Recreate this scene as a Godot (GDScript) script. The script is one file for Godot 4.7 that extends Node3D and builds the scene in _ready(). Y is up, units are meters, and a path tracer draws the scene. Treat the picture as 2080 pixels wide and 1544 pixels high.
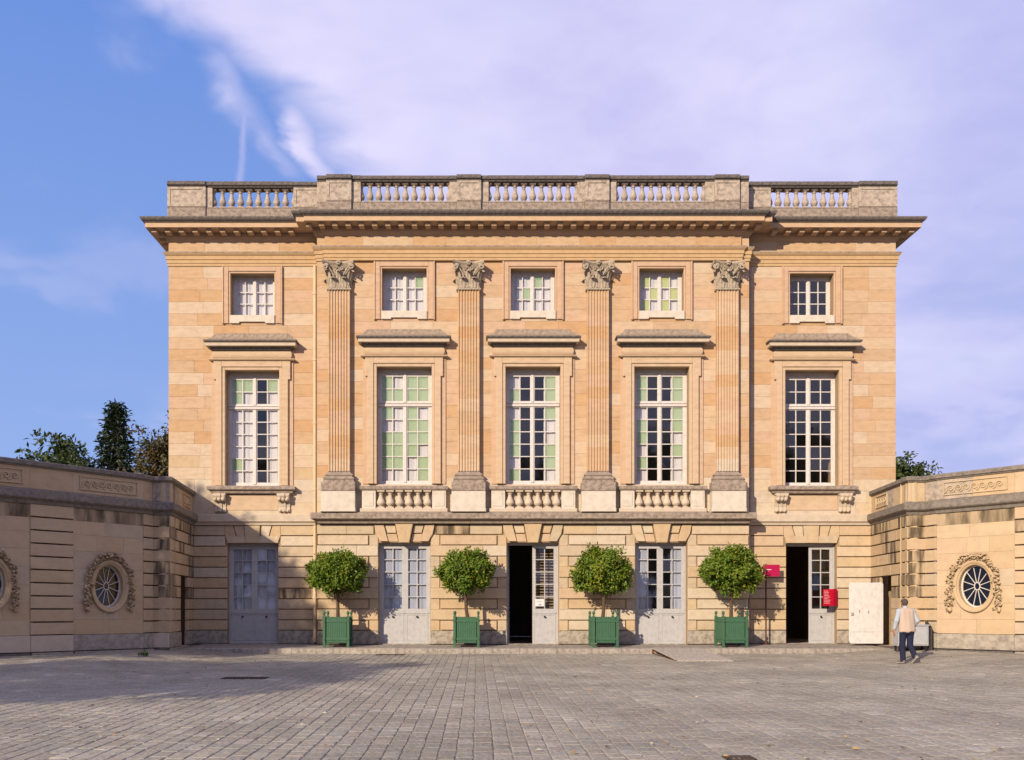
extends Node3D

# ---------------------------------------------------------------- geometry
class Geo:
	var v := PackedVector3Array()
	var n := PackedVector3Array()
	var c := PackedColorArray()
	var colored := false
	var col := Color.WHITE

	func trin(a: Vector3, b: Vector3, d: Vector3, na: Vector3, nb: Vector3, nd: Vector3) -> void:
		v.append(a); v.append(d); v.append(b)
		n.append(na); n.append(nd); n.append(nb)
		if colored:
			c.append(col); c.append(col); c.append(col)

	# corners run counter-clockwise seen from outside
	func tri(a: Vector3, b: Vector3, d: Vector3) -> void:
		var m := (b - a).cross(d - a).normalized()
		trin(a, b, d, m, m, m)

	func quad(a: Vector3, b: Vector3, d: Vector3, e: Vector3) -> void:
		tri(a, b, d)
		tri(a, d, e)

	func box(p: Vector3, q: Vector3) -> void:
		var a := Vector3(p.x, p.y, q.z); var b := Vector3(q.x, p.y, q.z)
		var d := Vector3(q.x, q.y, q.z); var e := Vector3(p.x, q.y, q.z)
		var f := Vector3(p.x, p.y, p.z); var g := Vector3(q.x, p.y, p.z)
		var h := Vector3(q.x, q.y, p.z); var i := Vector3(p.x, q.y, p.z)
		quad(a, b, d, e); quad(g, f, i, h); quad(b, g, h, d)
		quad(f, a, e, i); quad(e, d, h, i); quad(f, g, b, a)

	# box whose front edges (towards +z) are chamfered
	func block(p: Vector3, q: Vector3, b: float) -> void:
		var i := [Vector3(p.x + b, p.y + b, q.z), Vector3(q.x - b, p.y + b, q.z), Vector3(q.x - b, q.y - b, q.z), Vector3(p.x + b, q.y - b, q.z)]
		var o := [Vector3(p.x, p.y, q.z - b), Vector3(q.x, p.y, q.z - b), Vector3(q.x, q.y, q.z - b), Vector3(p.x, q.y, q.z - b)]
		var r := [Vector3(p.x, p.y, p.z), Vector3(q.x, p.y, p.z), Vector3(q.x, q.y, p.z), Vector3(p.x, q.y, p.z)]
		quad(i[0], i[1], i[2], i[3])
		for k in 4:
			var m := (k + 1) % 4
			quad(o[k], o[m], i[m], i[k])
			quad(r[k], r[m], o[m], o[k])

	# polygon in x, y pushed out from z0 to z1
	func slab(poly: PackedVector2Array, z0: float, z1: float, bev := 0.0, back := false) -> void:
		var area := 0.0
		for k in poly.size():
			var a := poly[k]; var b := poly[(k + 1) % poly.size()]
			area += a.x * b.y - b.x * a.y
		if area < 0.0:
			poly = poly.duplicate()
			poly.reverse()
		var inner := poly
		if bev > 0.0:
			var off := Geometry2D.offset_polygon(poly, -bev, Geometry2D.JOIN_MITER)
			if off.size() == 1 and off[0].size() == poly.size():
				# line the offset polygon up with the outline
				var best := 0; var far := 1e9
				for k in off[0].size():
					var dd := off[0][k].distance_to(poly[0])
					if dd < far: far = dd; best = k
				inner = PackedVector2Array()
				var a2 := 0.0
				for k in off[0].size():
					var a := off[0][k]; var b := off[0][(k + 1) % off[0].size()]
					a2 += a.x * b.y - b.x * a.y
				for k in poly.size():
					inner.append(off[0][(best + (k if a2 > 0.0 else -k) + poly.size() * 2) % poly.size()])
		var t := Geometry2D.triangulate_polygon(inner)
		for k in range(0, t.size(), 3):
			var a := inner[t[k]]; var b := inner[t[k + 1]]; var d := inner[t[k + 2]]
			if (b - a).cross(d - a) < 0.0:
				var x := b; b = d; d = x
			tri(Vector3(a.x, a.y, z1), Vector3(b.x, b.y, z1), Vector3(d.x, d.y, z1))
			if back:
				tri(Vector3(a.x, a.y, z0), Vector3(d.x, d.y, z0), Vector3(b.x, b.y, z0))
		var zb := z1 - bev
		for k in poly.size():
			var m := (k + 1) % poly.size()
			var a := poly[k]; var b := poly[m]
			quad(Vector3(a.x, a.y, z0), Vector3(b.x, b.y, z0), Vector3(b.x, b.y, zb), Vector3(a.x, a.y, zb))
			if bev > 0.0:
				quad(Vector3(a.x, a.y, zb), Vector3(b.x, b.y, zb), Vector3(inner[m].x, inner[m].y, z1), Vector3(inner[k].x, inner[k].y, z1))

	# profile of (out, y) along a path of (x, z), mitred; outside lies to the left of travel as seen from below
	func sweep(path: PackedVector2Array, prof: PackedVector2Array) -> void:
		var mit := PackedVector2Array()
		for k in path.size():
			var n1 := Vector2.ZERO; var n2 := Vector2.ZERO
			if k > 0:
				var d := (path[k] - path[k - 1]).normalized(); n1 = Vector2(-d.y, d.x)
			if k < path.size() - 1:
				var d := (path[k + 1] - path[k]).normalized(); n2 = Vector2(-d.y, d.x)
			if k == 0: n1 = n2
			if k == path.size() - 1: n2 = n1
			mit.append((n1 + n2) / maxf(0.2, 1.0 + n1.dot(n2)))
		for k in path.size() - 1:
			for j in prof.size() - 1:
				var p := func(a: int, b: int) -> Vector3:
					var w := path[a] + mit[a] * prof[b].x
					return Vector3(w.x, prof[b].y, w.y)
				quad(p.call(k, j), p.call(k + 1, j), p.call(k + 1, j + 1), p.call(k, j + 1))
		for e in 2: # close the ends
			var k := 0 if e == 0 else path.size() - 1
			for j in range(1, prof.size() - 1):
				var q := []
				for b in [0, j, j + 1]:
					var w := path[k] + mit[k] * prof[b].x
					q.append(Vector3(w.x, prof[b].y, w.y))
				if e == 0: tri(q[0], q[2], q[1])
				else: tri(q[0], q[1], q[2])

	func lathe(at: Vector3, prof: PackedVector2Array, seg := 12) -> void:
		for j in prof.size() - 1:
			var a := prof[j]; var b := prof[j + 1]
			var d := b - a
			var nn := Vector2(d.y, -d.x).normalized()
			for k in seg:
				var t0 := TAU * k / seg; var t1 := TAU * (k + 1) / seg
				var c0 := Vector3(sin(t0), 0, cos(t0)); var c1 := Vector3(sin(t1), 0, cos(t1))
				var n0 := Vector3(c0.x * nn.x, nn.y, c0.z * nn.x); var n1 := Vector3(c1.x * nn.x, nn.y, c1.z * nn.x)
				var p0 := at + c0 * a.x + Vector3(0, a.y, 0); var p1 := at + c1 * a.x + Vector3(0, a.y, 0)
				var p2 := at + c1 * b.x + Vector3(0, b.y, 0); var p3 := at + c0 * b.x + Vector3(0, b.y, 0)
				if a.x > 0.0001: trin(p0, p1, p2, n0, n1, n1)
				if b.x > 0.0001: trin(p0, p2, p3, n0, n1, n0)

	func tube(pts: PackedVector3Array, rad: PackedFloat32Array, seg := 6, cap := true) -> void:
		var rings := []
		var up := Vector3(0.123, 0.31, 0.94).normalized()
		for k in pts.size():
			var d := (pts[mini(k + 1, pts.size() - 1)] - pts[maxi(k - 1, 0)]).normalized()
			var s := d.cross(up)
			if s.length() < 0.01: s = d.cross(Vector3.RIGHT)
			s = s.normalized()
			var w := s.cross(d).normalized()
			up = w
			var r := PackedVector3Array()
			for j in seg:
				r.append((s * cos(TAU * j / seg) - w * sin(TAU * j / seg)))
			rings.append(r)
		for k in pts.size() - 1:
			for j in seg:
				var m := (j + 1) % seg
				var a: Vector3 = rings[k][j]; var b: Vector3 = rings[k][m]; var d: Vector3 = rings[k + 1][m]; var e: Vector3 = rings[k + 1][j]
				var pa := pts[k] + a * rad[k]; var pb := pts[k] + b * rad[k]
				var pd := pts[k + 1] + d * rad[k + 1]; var pe := pts[k + 1] + e * rad[k + 1]
				trin(pa, pb, pd, a, b, d)
				trin(pa, pd, pe, a, d, e)
		if cap:
			for e in 2:
				var k := 0 if e == 0 else pts.size() - 1
				for j in seg:
					var a: Vector3 = pts[k] + rings[k][j] * rad[k]; var b: Vector3 = pts[k] + rings[k][(j + 1) % seg] * rad[k]
					if e == 0: tri(pts[k], b, a)
					else: tri(pts[k], a, b)

	# small lump of stone
	func lump(at: Vector3, r: Vector3, rng: RandomNumberGenerator, rings := 4, seg := 7) -> void:
		var pts := []
		for j in rings + 1:
			var row := []
			for k in seg:
				var th := PI * j / rings; var ph := TAU * k / seg
				var q := Vector3(sin(th) * cos(ph), cos(th), sin(th) * sin(ph)) * (1.0 if j == 0 or j == rings else rng.randf_range(0.8, 1.15))
				row.append(q)
			pts.append(row)
		for j in rings:
			for k in seg:
				var m := (k + 1) % seg
				var a: Vector3 = pts[j][k]; var b: Vector3 = pts[j + 1][k]; var d: Vector3 = pts[j + 1][m]; var e: Vector3 = pts[j][m]
				trin(at + a * r, at + d * r, at + b * r, a.normalized(), d.normalized(), b.normalized())
				trin(at + a * r, at + e * r, at + d * r, a.normalized(), e.normalized(), d.normalized())

	func mesh() -> ArrayMesh:
		var arr := []
		arr.resize(Mesh.ARRAY_MAX)
		arr[Mesh.ARRAY_VERTEX] = v
		arr[Mesh.ARRAY_NORMAL] = n
		if colored: arr[Mesh.ARRAY_COLOR] = c
		var m := ArrayMesh.new()
		m.add_surface_from_arrays(Mesh.PRIMITIVE_TRIANGLES, arr)
		return m

# ---------------------------------------------------------------- nodes
func put(parent: Node, called: String, m: Mesh, mat: Material, xf := Transform3D.IDENTITY) -> MeshInstance3D:
	var o := MeshInstance3D.new()
	o.name = called
	o.mesh = m
	o.material_override = mat
	o.transform = xf
	o.cast_shadow = GeometryInstance3D.SHADOW_CASTING_SETTING_ON
	parent.add_child(o, true)
	return o

func geo(parent: Node, called: String, g: Geo, mat: Material, xf := Transform3D.IDENTITY) -> MeshInstance3D:
	return put(parent, called, g.mesh(), mat, xf)

func part(parent: Node, called: String, xf := Transform3D.IDENTITY) -> Node3D:
	var o := Node3D.new()
	o.name = called
	o.transform = xf
	parent.add_child(o, true)
	return o

var used := {}
func thing(called: String, label: String, category: String, xf := Transform3D.IDENTITY, group := "") -> Node3D:
	var o := Node3D.new()
	var k: int = used.get(called, 0)
	used[called] = k + 1
	o.name = called if k == 0 else "%s_%03d" % [called, k]
	o.transform = xf
	tag(o, label, category, group)
	add_child(o)
	return o

func tag(o: Node, label: String, category: String, group := "", kind := "") -> void:
	if label: o.set_meta("label", label)
	if category: o.set_meta("category", category)
	if group: o.set_meta("group", group)
	if kind: o.set_meta("kind", kind)

func at(x: float, y: float, z: float, turn := 0.0) -> Transform3D:
	return Transform3D(Basis(Vector3.UP, turn), Vector3(x, y, z))

func pv(a: Array) -> PackedVector2Array:
	var r := PackedVector2Array()
	for k in range(0, a.size(), 2): r.append(Vector2(a[k], a[k + 1]))
	return r

# ---------------------------------------------------------------- materials
var M := {}
var U := []      # upper wall stone, several tones
var L := []      # ground floor stone
var WINGTONE := []

func lin(r: float, g: float, b: float, a := 1.0) -> Color:
	var c := Color(r, g, b, 1.0).linear_to_srgb()
	c.a = a
	return c

func noise(freq: float, sd: int, oct := 5, kind := FastNoiseLite.TYPE_SIMPLEX_SMOOTH) -> FastNoiseLite:
	var f := FastNoiseLite.new()
	f.noise_type = kind
	f.seed = sd
	f.frequency = freq
	f.fractal_octaves = oct
	f.fractal_gain = 0.55
	return f

func ntex(size: int, freq: float, sd: int, stops: Array, oct := 5) -> NoiseTexture2D:
	var t := NoiseTexture2D.new()
	t.width = size
	t.height = size
	t.seamless = true
	t.seamless_blend_skirt = 0.25
	t.noise = noise(freq, sd, oct)
	t.generate_mipmaps = false
	if stops.size():
		var g := Gradient.new()
		g.offsets = PackedFloat32Array(); g.colors = PackedColorArray()
		var off := PackedFloat32Array(); var cs := PackedColorArray()
		for s in stops:
			off.append(s[0]); cs.append(s[1])
		g.offsets = off
		g.colors = cs
		t.color_ramp = g
	return t

func plain(called: String, c: Color, rough := 0.8, tex: Texture2D = null, sc := Vector3.ONE, bump: Texture2D = null, bumps := 0.3) -> StandardMaterial3D:
	var m := StandardMaterial3D.new()
	m.resource_name = called
	m.albedo_color = c
	m.roughness = rough
	m.metallic_specular = 0.3
	if tex or bump:
		m.uv1_triplanar = true
		m.uv1_world_triplanar = true
		m.uv1_scale = sc
		if tex: m.albedo_texture = tex
		if bump:
			m.heightmap_enabled = true
			m.heightmap_texture = bump
			m.heightmap_scale = bumps
	return m

func grey(v: float, warm := 0.0) -> Color:
	return Color(v, v * (1.0 - warm), v * (1.0 - warm * 2.2))

func materials() -> void:
	var mott := ntex(1024, 0.006, 3, [[0.0, grey(0.90, 0.006)], [0.4, grey(0.962, 0.003)], [0.6, grey(0.985)], [1.0, grey(1.0)]], 7)
	mott.noise.fractal_gain = 0.64
	var grain := ntex(512, 0.05, 8, [], 5)
	var stain := ntex(1024, 0.007, 21, [[0.0, grey(0.55)], [0.3, grey(0.72)], [0.45, grey(0.90, 0.004)], [0.6, grey(0.98)], [1.0, grey(1.0)]], 8)
	var lichen := ntex(1024, 0.009, 33, [[0.0, grey(0.62)], [0.3, grey(0.78)], [0.5, grey(0.89)], [0.7, grey(0.96)], [1.0, grey(1.0)]], 8)
	lichen.noise.fractal_gain = 0.68
	var sc := Vector3(0.45, 0.45, 0.45)
	for c in [lin(0.497, 0.335, 0.202), lin(0.513, 0.357, 0.229), lin(0.487, 0.313, 0.176), lin(0.530, 0.409, 0.292), lin(0.510, 0.347, 0.233), lin(0.480, 0.329, 0.207), lin(0.480, 0.298, 0.161), lin(0.520, 0.381, 0.255)]:
		U.append(plain("ashlar stone", c, 0.85, mott, Vector3(0.32, 0.75, 0.32), grain, 0.35))
	for c in [lin(0.508, 0.385, 0.249), lin(0.529, 0.418, 0.294), lin(0.492, 0.360, 0.221), lin(0.533, 0.444, 0.333), lin(0.504, 0.368, 0.243), lin(0.476, 0.376, 0.262)]:
		L.append(plain("rusticated stone", c, 0.85, mott, sc, grain, 0.4))
	WINGTONE = [L[0], L[2], L[4], L[5], L[2], L[0]]
	M.stone = plain("moulded stone", lin(0.492, 0.328, 0.176), 0.85, mott, sc, grain, 0.3)
	M.pale = plain("pale stone", lin(0.517, 0.426, 0.328), 0.85, mott, sc, grain, 0.35)
	M.cream = plain("cream sill stone", lin(0.574, 0.508, 0.426), 0.85, mott, sc)
	M.weather = plain("weathered grey stone", lin(0.37, 0.295, 0.24), 0.92, lichen, Vector3(0.6, 0.6, 0.6), grain, 0.6)
	M.ledge = plain("lichen grey ledge stone", lin(0.27, 0.23, 0.195), 0.95, lichen, Vector3(0.7, 0.7, 0.7), grain, 0.7)
	M.hood = plain("brown weathered hood stone", lin(0.361, 0.283, 0.213), 0.92, lichen, Vector3(0.7, 0.7, 0.7), grain, 0.6)
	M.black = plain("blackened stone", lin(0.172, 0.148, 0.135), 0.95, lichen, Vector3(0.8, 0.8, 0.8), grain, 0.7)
	M.parapet = plain("parapet stone", lin(0.505, 0.415, 0.335), 0.9, lichen, Vector3(0.5, 0.5, 0.5), grain, 0.5)
	M.capital = plain("carved capital stone", lin(0.492, 0.402, 0.303), 0.9, lichen, Vector3(1.1, 1.1, 1.1), grain, 0.3)
	var runs := ntex(1024, 0.007, 27, [[0.0, grey(0.36)], [0.3, grey(0.52)], [0.5, grey(0.80)], [0.68, grey(0.96)], [1.0, grey(1.0)]], 8)
	M.streak = plain("stone with dark run-off streaks", lin(0.492, 0.369, 0.238), 0.9, runs, Vector3(0.45, 0.06, 0.45), grain, 0.5)
	M.plinth = plain("plinth stone", lin(0.426, 0.369, 0.303), 0.9, lichen, Vector3(0.5, 0.4, 0.5), grain, 0.6)
	M.joint = plain("stone bedding in the joints", lin(0.328, 0.230, 0.139), 0.95, mott, sc)
	M.wood = plain("white painted joinery", lin(0.590, 0.549, 0.525), 0.55, mott, Vector3(0.9, 0.9, 0.9))
	M.doorwood = plain("grey white door paint", lin(0.42, 0.41, 0.41), 0.6, mott, Vector3(0.8, 0.6, 0.8))
	M.cloth = plain("white blind cloth", lin(0.656, 0.631, 0.640), 0.9)
	M.cloth2 = plain("pale blue curtain cloth", lin(0.410, 0.435, 0.525), 0.95)
	M.plaster = plain("interior plaster", lin(0.344, 0.303, 0.254), 0.95)
	M.iron = plain("black iron", lin(0.021, 0.018, 0.016), 0.5)
	M.rust = plain("rusty iron grate", lin(0.105, 0.075, 0.06), 0.85, lichen, Vector3(2, 2, 2))
	M.lead = plain("dark lead flashing", lin(0.082, 0.074, 0.074), 0.7, lichen, Vector3(1, 1, 1))
	M.glass = plain("window glass", lin(0.03, 0.03, 0.03, 0.06), 0.03)
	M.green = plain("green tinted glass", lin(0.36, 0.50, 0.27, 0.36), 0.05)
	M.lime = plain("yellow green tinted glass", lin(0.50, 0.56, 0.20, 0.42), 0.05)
	for k in ["glass", "green", "lime"]:
		M[k].transparency = BaseMaterial3D.TRANSPARENCY_ALPHA
		M[k].metallic_specular = 0.5
	M.sheet = plain("old pipe paint", lin(0.558, 0.443, 0.303), 0.6, mott, Vector3(1, 0.5, 1))
	M.tub = plain("green tub paint", lin(0.052, 0.125, 0.072), 0.55, mott, Vector3(1.2, 0.5, 1.2), grain, 0.1)
	M.bark = plain("grey brown bark", lin(0.131, 0.086, 0.061), 0.9, lichen, Vector3(3, 1.2, 3), grain, 0.8)
	M.soil = plain("potting soil", lin(0.041, 0.029, 0.021), 1.0, lichen, Vector3(3, 3, 3))
	M.magenta = plain("magenta sign enamel", lin(0.353, 0.010, 0.061), 0.4)
	M.red = plain("red notice enamel", lin(0.377, 0.004, 0.025), 0.4)
	M.white = plain("white lettering", lin(0.615, 0.590, 0.590), 0.6)
	M.post = plain("brown painted post", lin(0.098, 0.049, 0.037), 0.6)
	M.plank = plain("weathered plank", lin(0.525, 0.459, 0.394), 0.85, lichen, Vector3(2.4, 1.0, 0.15), grain, 0.3)
	M.plankend = plain("raw reddish timber", lin(0.230, 0.090, 0.033), 0.85, lichen, Vector3(0.6, 3, 3))
	M.chalk = plain("worn white door paint", lin(0.607, 0.582, 0.574), 0.7, mott, Vector3(0.8, 0.5, 0.8))
	M.steel = plain("grey cabinet paint", lin(0.377, 0.385, 0.410), 0.5, mott, Vector3(0.7, 0.7, 0.7))
	var leaf := plain("leaf", Color.WHITE, 0.5)
	leaf.vertex_color_use_as_albedo = true
	leaf.backlight_enabled = true
	leaf.backlight = Color(0.45, 0.55, 0.15)
	leaf.metallic_specular = 0.4
	M.leaf = leaf
	var sett := plain("sandstone sett", Color.WHITE, 0.9, ntex(1024, 0.02, 55, [[0.0, grey(0.6)], [0.4, grey(0.86, 0.01)], [1.0, grey(1.0)]], 6), Vector3(0.6, 0.6, 0.6), grain, 0.6)
	sett.vertex_color_use_as_albedo = true
	M.sett = sett
	M.sand = plain("sand and moss between setts", lin(0.279, 0.250, 0.209), 1.0, lichen, Vector3(0.7, 0.7, 0.7))
	M.earth = plain("gravel ground", lin(0.246, 0.213, 0.172), 1.0, lichen, Vector3(0.1, 0.1, 0.1))
	M.slab = plain("terrace slab stone", lin(0.394, 0.344, 0.295), 0.9, lichen, Vector3(0.5, 0.5, 0.5), grain, 0.4)
	M.shirt = plain("pale blue shirt cotton", lin(0.344, 0.377, 0.418), 0.9)
	M.vest = plain("beige waistcoat cloth", lin(0.45, 0.345, 0.275), 0.95)
	M.jeans = plain("dark blue denim", lin(0.018, 0.021, 0.043), 0.95)
	M.skin = plain("skin", lin(0.377, 0.180, 0.115), 0.6)
	M.hair = plain("grey brown hair", lin(0.074, 0.053, 0.045), 0.8)
	M.shoe = plain("grey suede shoe", lin(0.164, 0.139, 0.115), 0.8)
	M.sole = plain("pale rubber sole", lin(0.344, 0.320, 0.287), 0.8)

# ---------------------------------------------------------------- sky
const EDGE := [90.0, -60.0, 36.0, -27.0, 31.7, -19.5, 30.0, -14.5, 29.0, -10.5, 24.8, -7.5, 10.0, -3.0, -90.0, 0.0]

func streak(a: float, e: float, a0: float, e0: float, a1: float, e1: float, r: float) -> float:
	var p := Vector2(a, e); var q := Geometry2D.get_closest_point_to_segment(p, Vector2(a0, e0), Vector2(a1, e1))
	return smoothstep(1.0, 0.0, p.distance_to(q) / r)

func sky_color(az: float, el: float, big: FastNoiseLite, fine: FastNoiseLite, wisp: FastNoiseLite) -> Vector3:
	var e := maxf(0.0, rad_to_deg(el))
	var t := clampf(e / 34.0, 0.0, 1.0)
	var base := Vector3(0.36, 0.50, 0.83).lerp(Vector3(0.135, 0.262, 0.68), pow(t, 0.75))
	if e > 34.0: base = base.lerp(Vector3(0.075, 0.19, 0.54), clampf((e - 34.0) / 56.0, 0.0, 1.0))
	# edge of the cloud sheet: azimuth in degrees at this elevation
	var edge := -24.0
	for k in range(0, EDGE.size() - 2, 2):
		if e <= EDGE[k] and e >= EDGE[k + 2]: edge = lerpf(EDGE[k + 3], EDGE[k + 1], (e - EDGE[k + 2]) / (EDGE[k] - EDGE[k + 2]))
	var d := Vector3(sin(az) * cos(el), sin(el), -cos(az) * cos(el))
	var q := d / (0.25 + maxf(0.0, d.y))
	var n1 := big.get_noise_3d(q.x, q.y, q.z)
	var n2 := fine.get_noise_3d(q.x * 0.8 + n1 * 0.25, q.y * 2.2, q.z)
	var n3 := wisp.get_noise_3d(q.x * 1.3, q.y * 0.6, q.z)
	var a := rad_to_deg(az)
	var far := smoothstep(45.0, 80.0, absf(a))
	var s := lerpf((a - edge) / 3.0 + n1 * 1.3 + n2 * 1.4, 1.1 + n1 * 4.0 + n2, far)
	var cov := smoothstep(-0.8, 1.5, s)
	if a > -20.0 and a < -5.0 and e > 20.0 and e < 33.0:
		# torn wisps and an old contrail along the edge of the sheet
		cov = maxf(cov, 0.60 * streak(a + n2 * 2.0, e + n1, -16.2, 31.0, -14.2, 27.5, 1.7) * (0.7 + 1.6 * n2))
		cov = maxf(cov, 0.50 * streak(a + n2 * 2.0, e + n1, -14.4, 28.0, -11.6, 25.0, 1.3) * (0.7 + 1.8 * n2))
		cov = maxf(cov, 0.85 * streak(a + n2 * 2.6, e + n1 * 2.0, -10.8, 27.8, -9.0, 24.7, 1.6) * (0.8 + 1.8 * n2))
		cov = maxf(cov, 0.45 * streak(a + n2 * 0.3, e, -14.1, 27.2, -14.5, 23.6, 0.32))
	# thin veils in the blue part and haze low down
	cov = maxf(cov, 0.20 * smoothstep(0.2, 0.7, n3 + n2 * 0.5))
	cov = maxf(cov, 0.75 * smoothstep(-0.25, 0.3, n3 + 0.6 * n2) * smoothstep(14.0, 5.0, e))
	cov *= 0.97 - 0.28 * smoothstep(0.0, 0.6, -n1 + 0.5 * n2) - 0.24 * smoothstep(12.0, 32.0, a) * (1.0 - far) - 0.2 * smoothstep(0.25, -0.35, n2 + n3) * smoothstep(24.0, 14.0, e)
	var thick := clampf(0.52 + 0.5 * n1 + 0.75 * n2 + 0.4 * n3, 0.0, 1.0)
	var cl := Vector3(0.53, 0.515, 0.84).lerp(Vector3(0.74, 0.71, 0.95), thick)
	return base.lerp(cl, clampf(cov, 0.0, 1.0)) * 0.90

func sky_image() -> ImageTexture:
	# fine where the sky is in view, coarser elsewhere; the formula is one
	var w := 4096; var h := 2048
	var big := noise(0.9, 5, 5); var fine := noise(3.2, 9, 6); var wisp := noise(1.6, 14, 5)
	fine.fractal_gain = 0.6
	var buf := PackedFloat32Array()
	var row := PackedFloat32Array()
	row.resize(w * 3)
	for j in h / 2 + 8:
		var el := PI * (0.5 - (j + 0.5) / h)
		if j % 8 == 0:
			var elc := PI * (0.5 - (j + 4.0) / h)
			for i in range(0, w, 8):
				var c := sky_color(wrapf((i + 4.0) / w * TAU, -PI, PI), elc, big, fine, wisp)
				for k in range(i * 3, i * 3 + 24, 3):
					row[k] = c.x; row[k + 1] = c.y; row[k + 2] = c.z
		if el < 0.72:
			for seg in [[0, 424], [3712, 4096]]:
				for i in range(seg[0], seg[1]):
					var c := sky_color(wrapf((i + 0.5) / w * TAU, -PI, PI), el, big, fine, wisp)
					row[i * 3] = c.x; row[i * 3 + 1] = c.y; row[i * 3 + 2] = c.z
		buf.append_array(row)
	for i in w:
		row[i * 3] = 0.17; row[i * 3 + 1] = 0.16; row[i * 3 + 2] = 0.145
	for j in h - (h / 2 + 8): buf.append_array(row)
	return ImageTexture.create_from_image(Image.create_from_data(w, h, false, Image.FORMAT_RGBF, buf.to_byte_array()))

func camera_and_light() -> void:
	var cam := Camera3D.new()
	cam.name = "camera"
	cam.projection = Camera3D.PROJECTION_FRUSTUM
	cam.near = 0.1
	cam.far = 900.0
	cam.size = 1544.0 / 1891.0 * 0.1
	cam.frustum_offset = Vector2(70.0 / 1891.0, 468.0 / 1891.0) * 0.1
	cam.position = Vector3(-1.82, 1.115, 31.0)
	cam.current = true
	add_child(cam)
	var sm := PanoramaSkyMaterial.new()
	sm.panorama = sky_image()
	var sky := Sky.new()
	sky.sky_material = sm
	var env := Environment.new()
	env.background_mode = Environment.BG_SKY
	env.sky = sky
	env.tonemap_mode = Environment.TONE_MAPPER_LINEAR
	env.tonemap_exposure = 1.2
	env.sdfgi_enabled = true
	env.ssao_enabled = true
	env.ssil_enabled = true
	var we := WorldEnvironment.new()
	we.name = "environment"
	we.environment = env
	add_child(we)
	var sun := DirectionalLight3D.new()
	sun.name = "sun"
	sun.light_energy = 1.6
	sun.light_color = Color(1.0, 0.93, 0.82)
	sun.light_angular_distance = 0.5
	sun.shadow_enabled = true
	add_child(sun)
	sun.look_at_from_position(Vector3(-6.8, 5.0, 10.0), Vector3.ZERO)

func _ready() -> void:
	camera_and_light()
	materials()
	courtyard()
	terrace()
	palace()
	courtyard_wall(1.0, "sunlit curved stone courtyard wall with oval window and open white door", "courtyard_wall")
	courtyard_wall(-1.0, "shaded curved stone courtyard wall with oval window below scrollwork parapet", "courtyard_wall")
	trees()
	potted_trees()
	objects()
	person()

# ---------------------------------------------------------------- palace
const HW := 12.11   # half width of the front
const BW := 7.09    # half width of the middle part
const P := 0.45     # how far the middle part stands out
const BAYS := [-9.31, -4.22, 0.0, 4.22, 9.31]
const PILS := [-6.34, -2.11, 2.11, 6.34]

var rng := RandomNumberGenerator.new()
var meshes := {}

func wallz(i: int) -> float:
	return 0.0 if i == 0 or i == 4 else P

# stone with a chamfered face; front at z = 0
func stone_mesh(w: float, h: float, d: float, b: float) -> Mesh:
	var key := "%.3f %.3f %.3f %.3f" % [w, h, d, b]
	if not meshes.has(key):
		var g := Geo.new()
		g.block(Vector3(-w / 2, -h / 2, -d), Vector3(w / 2, h / 2, 0), b)
		meshes[key] = g.mesh()
	return meshes[key]

# one course of stones between x0 and x1, laid in the frame xf, cut round rectangles (x0, y0, x1, y1)
func course(parent: Node, called: String, xf: Transform3D, x0: float, x1: float, y0: float, y1: float, z: float, depth: float, gapx: float, gapy: float, bev: float, len: float, holes: Array, tones: Array, shift := 0.0) -> void:
	var spans := [[x0, x1]]
	var extra := []
	for hq in holes:
		if hq[1] >= y1 - 0.01 or hq[3] <= y0 + 0.01: continue
		var next := []
		for s in spans:
			if hq[2] <= s[0] or hq[0] >= s[1]:
				next.append(s); continue
			if hq[0] > s[0] + 0.02: next.append([s[0], hq[0]])
			if hq[2] < s[1] - 0.02: next.append([hq[2], s[1]])
			var a := maxf(hq[0], s[0]); var b := minf(hq[2], s[1])
			if hq[1] > y0 + 0.04: extra.append([a, b, y0, hq[1]])
			if hq[3] < y1 - 0.04: extra.append([a, b, hq[3], y1])
		spans = next
	for s in spans: extra.append([s[0], s[1], y0, y1])
	for e in extra:
		var w: float = e[1] - e[0]
		var n := maxi(1, roundi(w / len))
		var cuts := [e[0]]
		for k in range(1, n):
			cuts.append(e[0] + w * (k + shift * 0.5 + rng.randf_range(-0.16, 0.16)) / (n + shift * 0.5))
		cuts.append(e[1])
		for k in n:
			var bw: float = cuts[k + 1] - cuts[k]
			if bw < 0.05: continue
			var m := stone_mesh(bw - gapx, e[3] - e[2] - gapy, depth, bev)
			var mat: Material = tones[rng.randi() % tones.size()]
			put(parent, called, m, mat, xf * at((cuts[k] + cuts[k + 1]) / 2, (e[2] + e[3]) / 2, z + rng.randf_range(-0.002, 0.002)))

func core(g: Geo, x0: float, x1: float, y0: float, y1: float, z0: float, z1: float, holes: Array) -> void:
	var xs := [x0, x1]; var ys := [y0, y1]
	for hq in holes:
		for k in [0, 2]:
			if hq[k] > x0 and hq[k] < x1: xs.append(hq[k])
		for k in [1, 3]:
			if hq[k] > y0 and hq[k] < y1: ys.append(hq[k])
	xs.sort(); ys.sort()
	for i in xs.size() - 1:
		for j in ys.size() - 1:
			if xs[i + 1] - xs[i] < 0.001 or ys[j + 1] - ys[j] < 0.001: continue
			var mx: float = (xs[i] + xs[i + 1]) / 2; var my: float = (ys[j] + ys[j + 1]) / 2
			var open := false
			for hq in holes:
				if mx > hq[0] and mx < hq[2] and my > hq[1] and my < hq[3]: open = true
			if not open: g.box(Vector3(xs[i], ys[j], z0), Vector3(xs[i + 1], ys[j + 1], z1))

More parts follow.
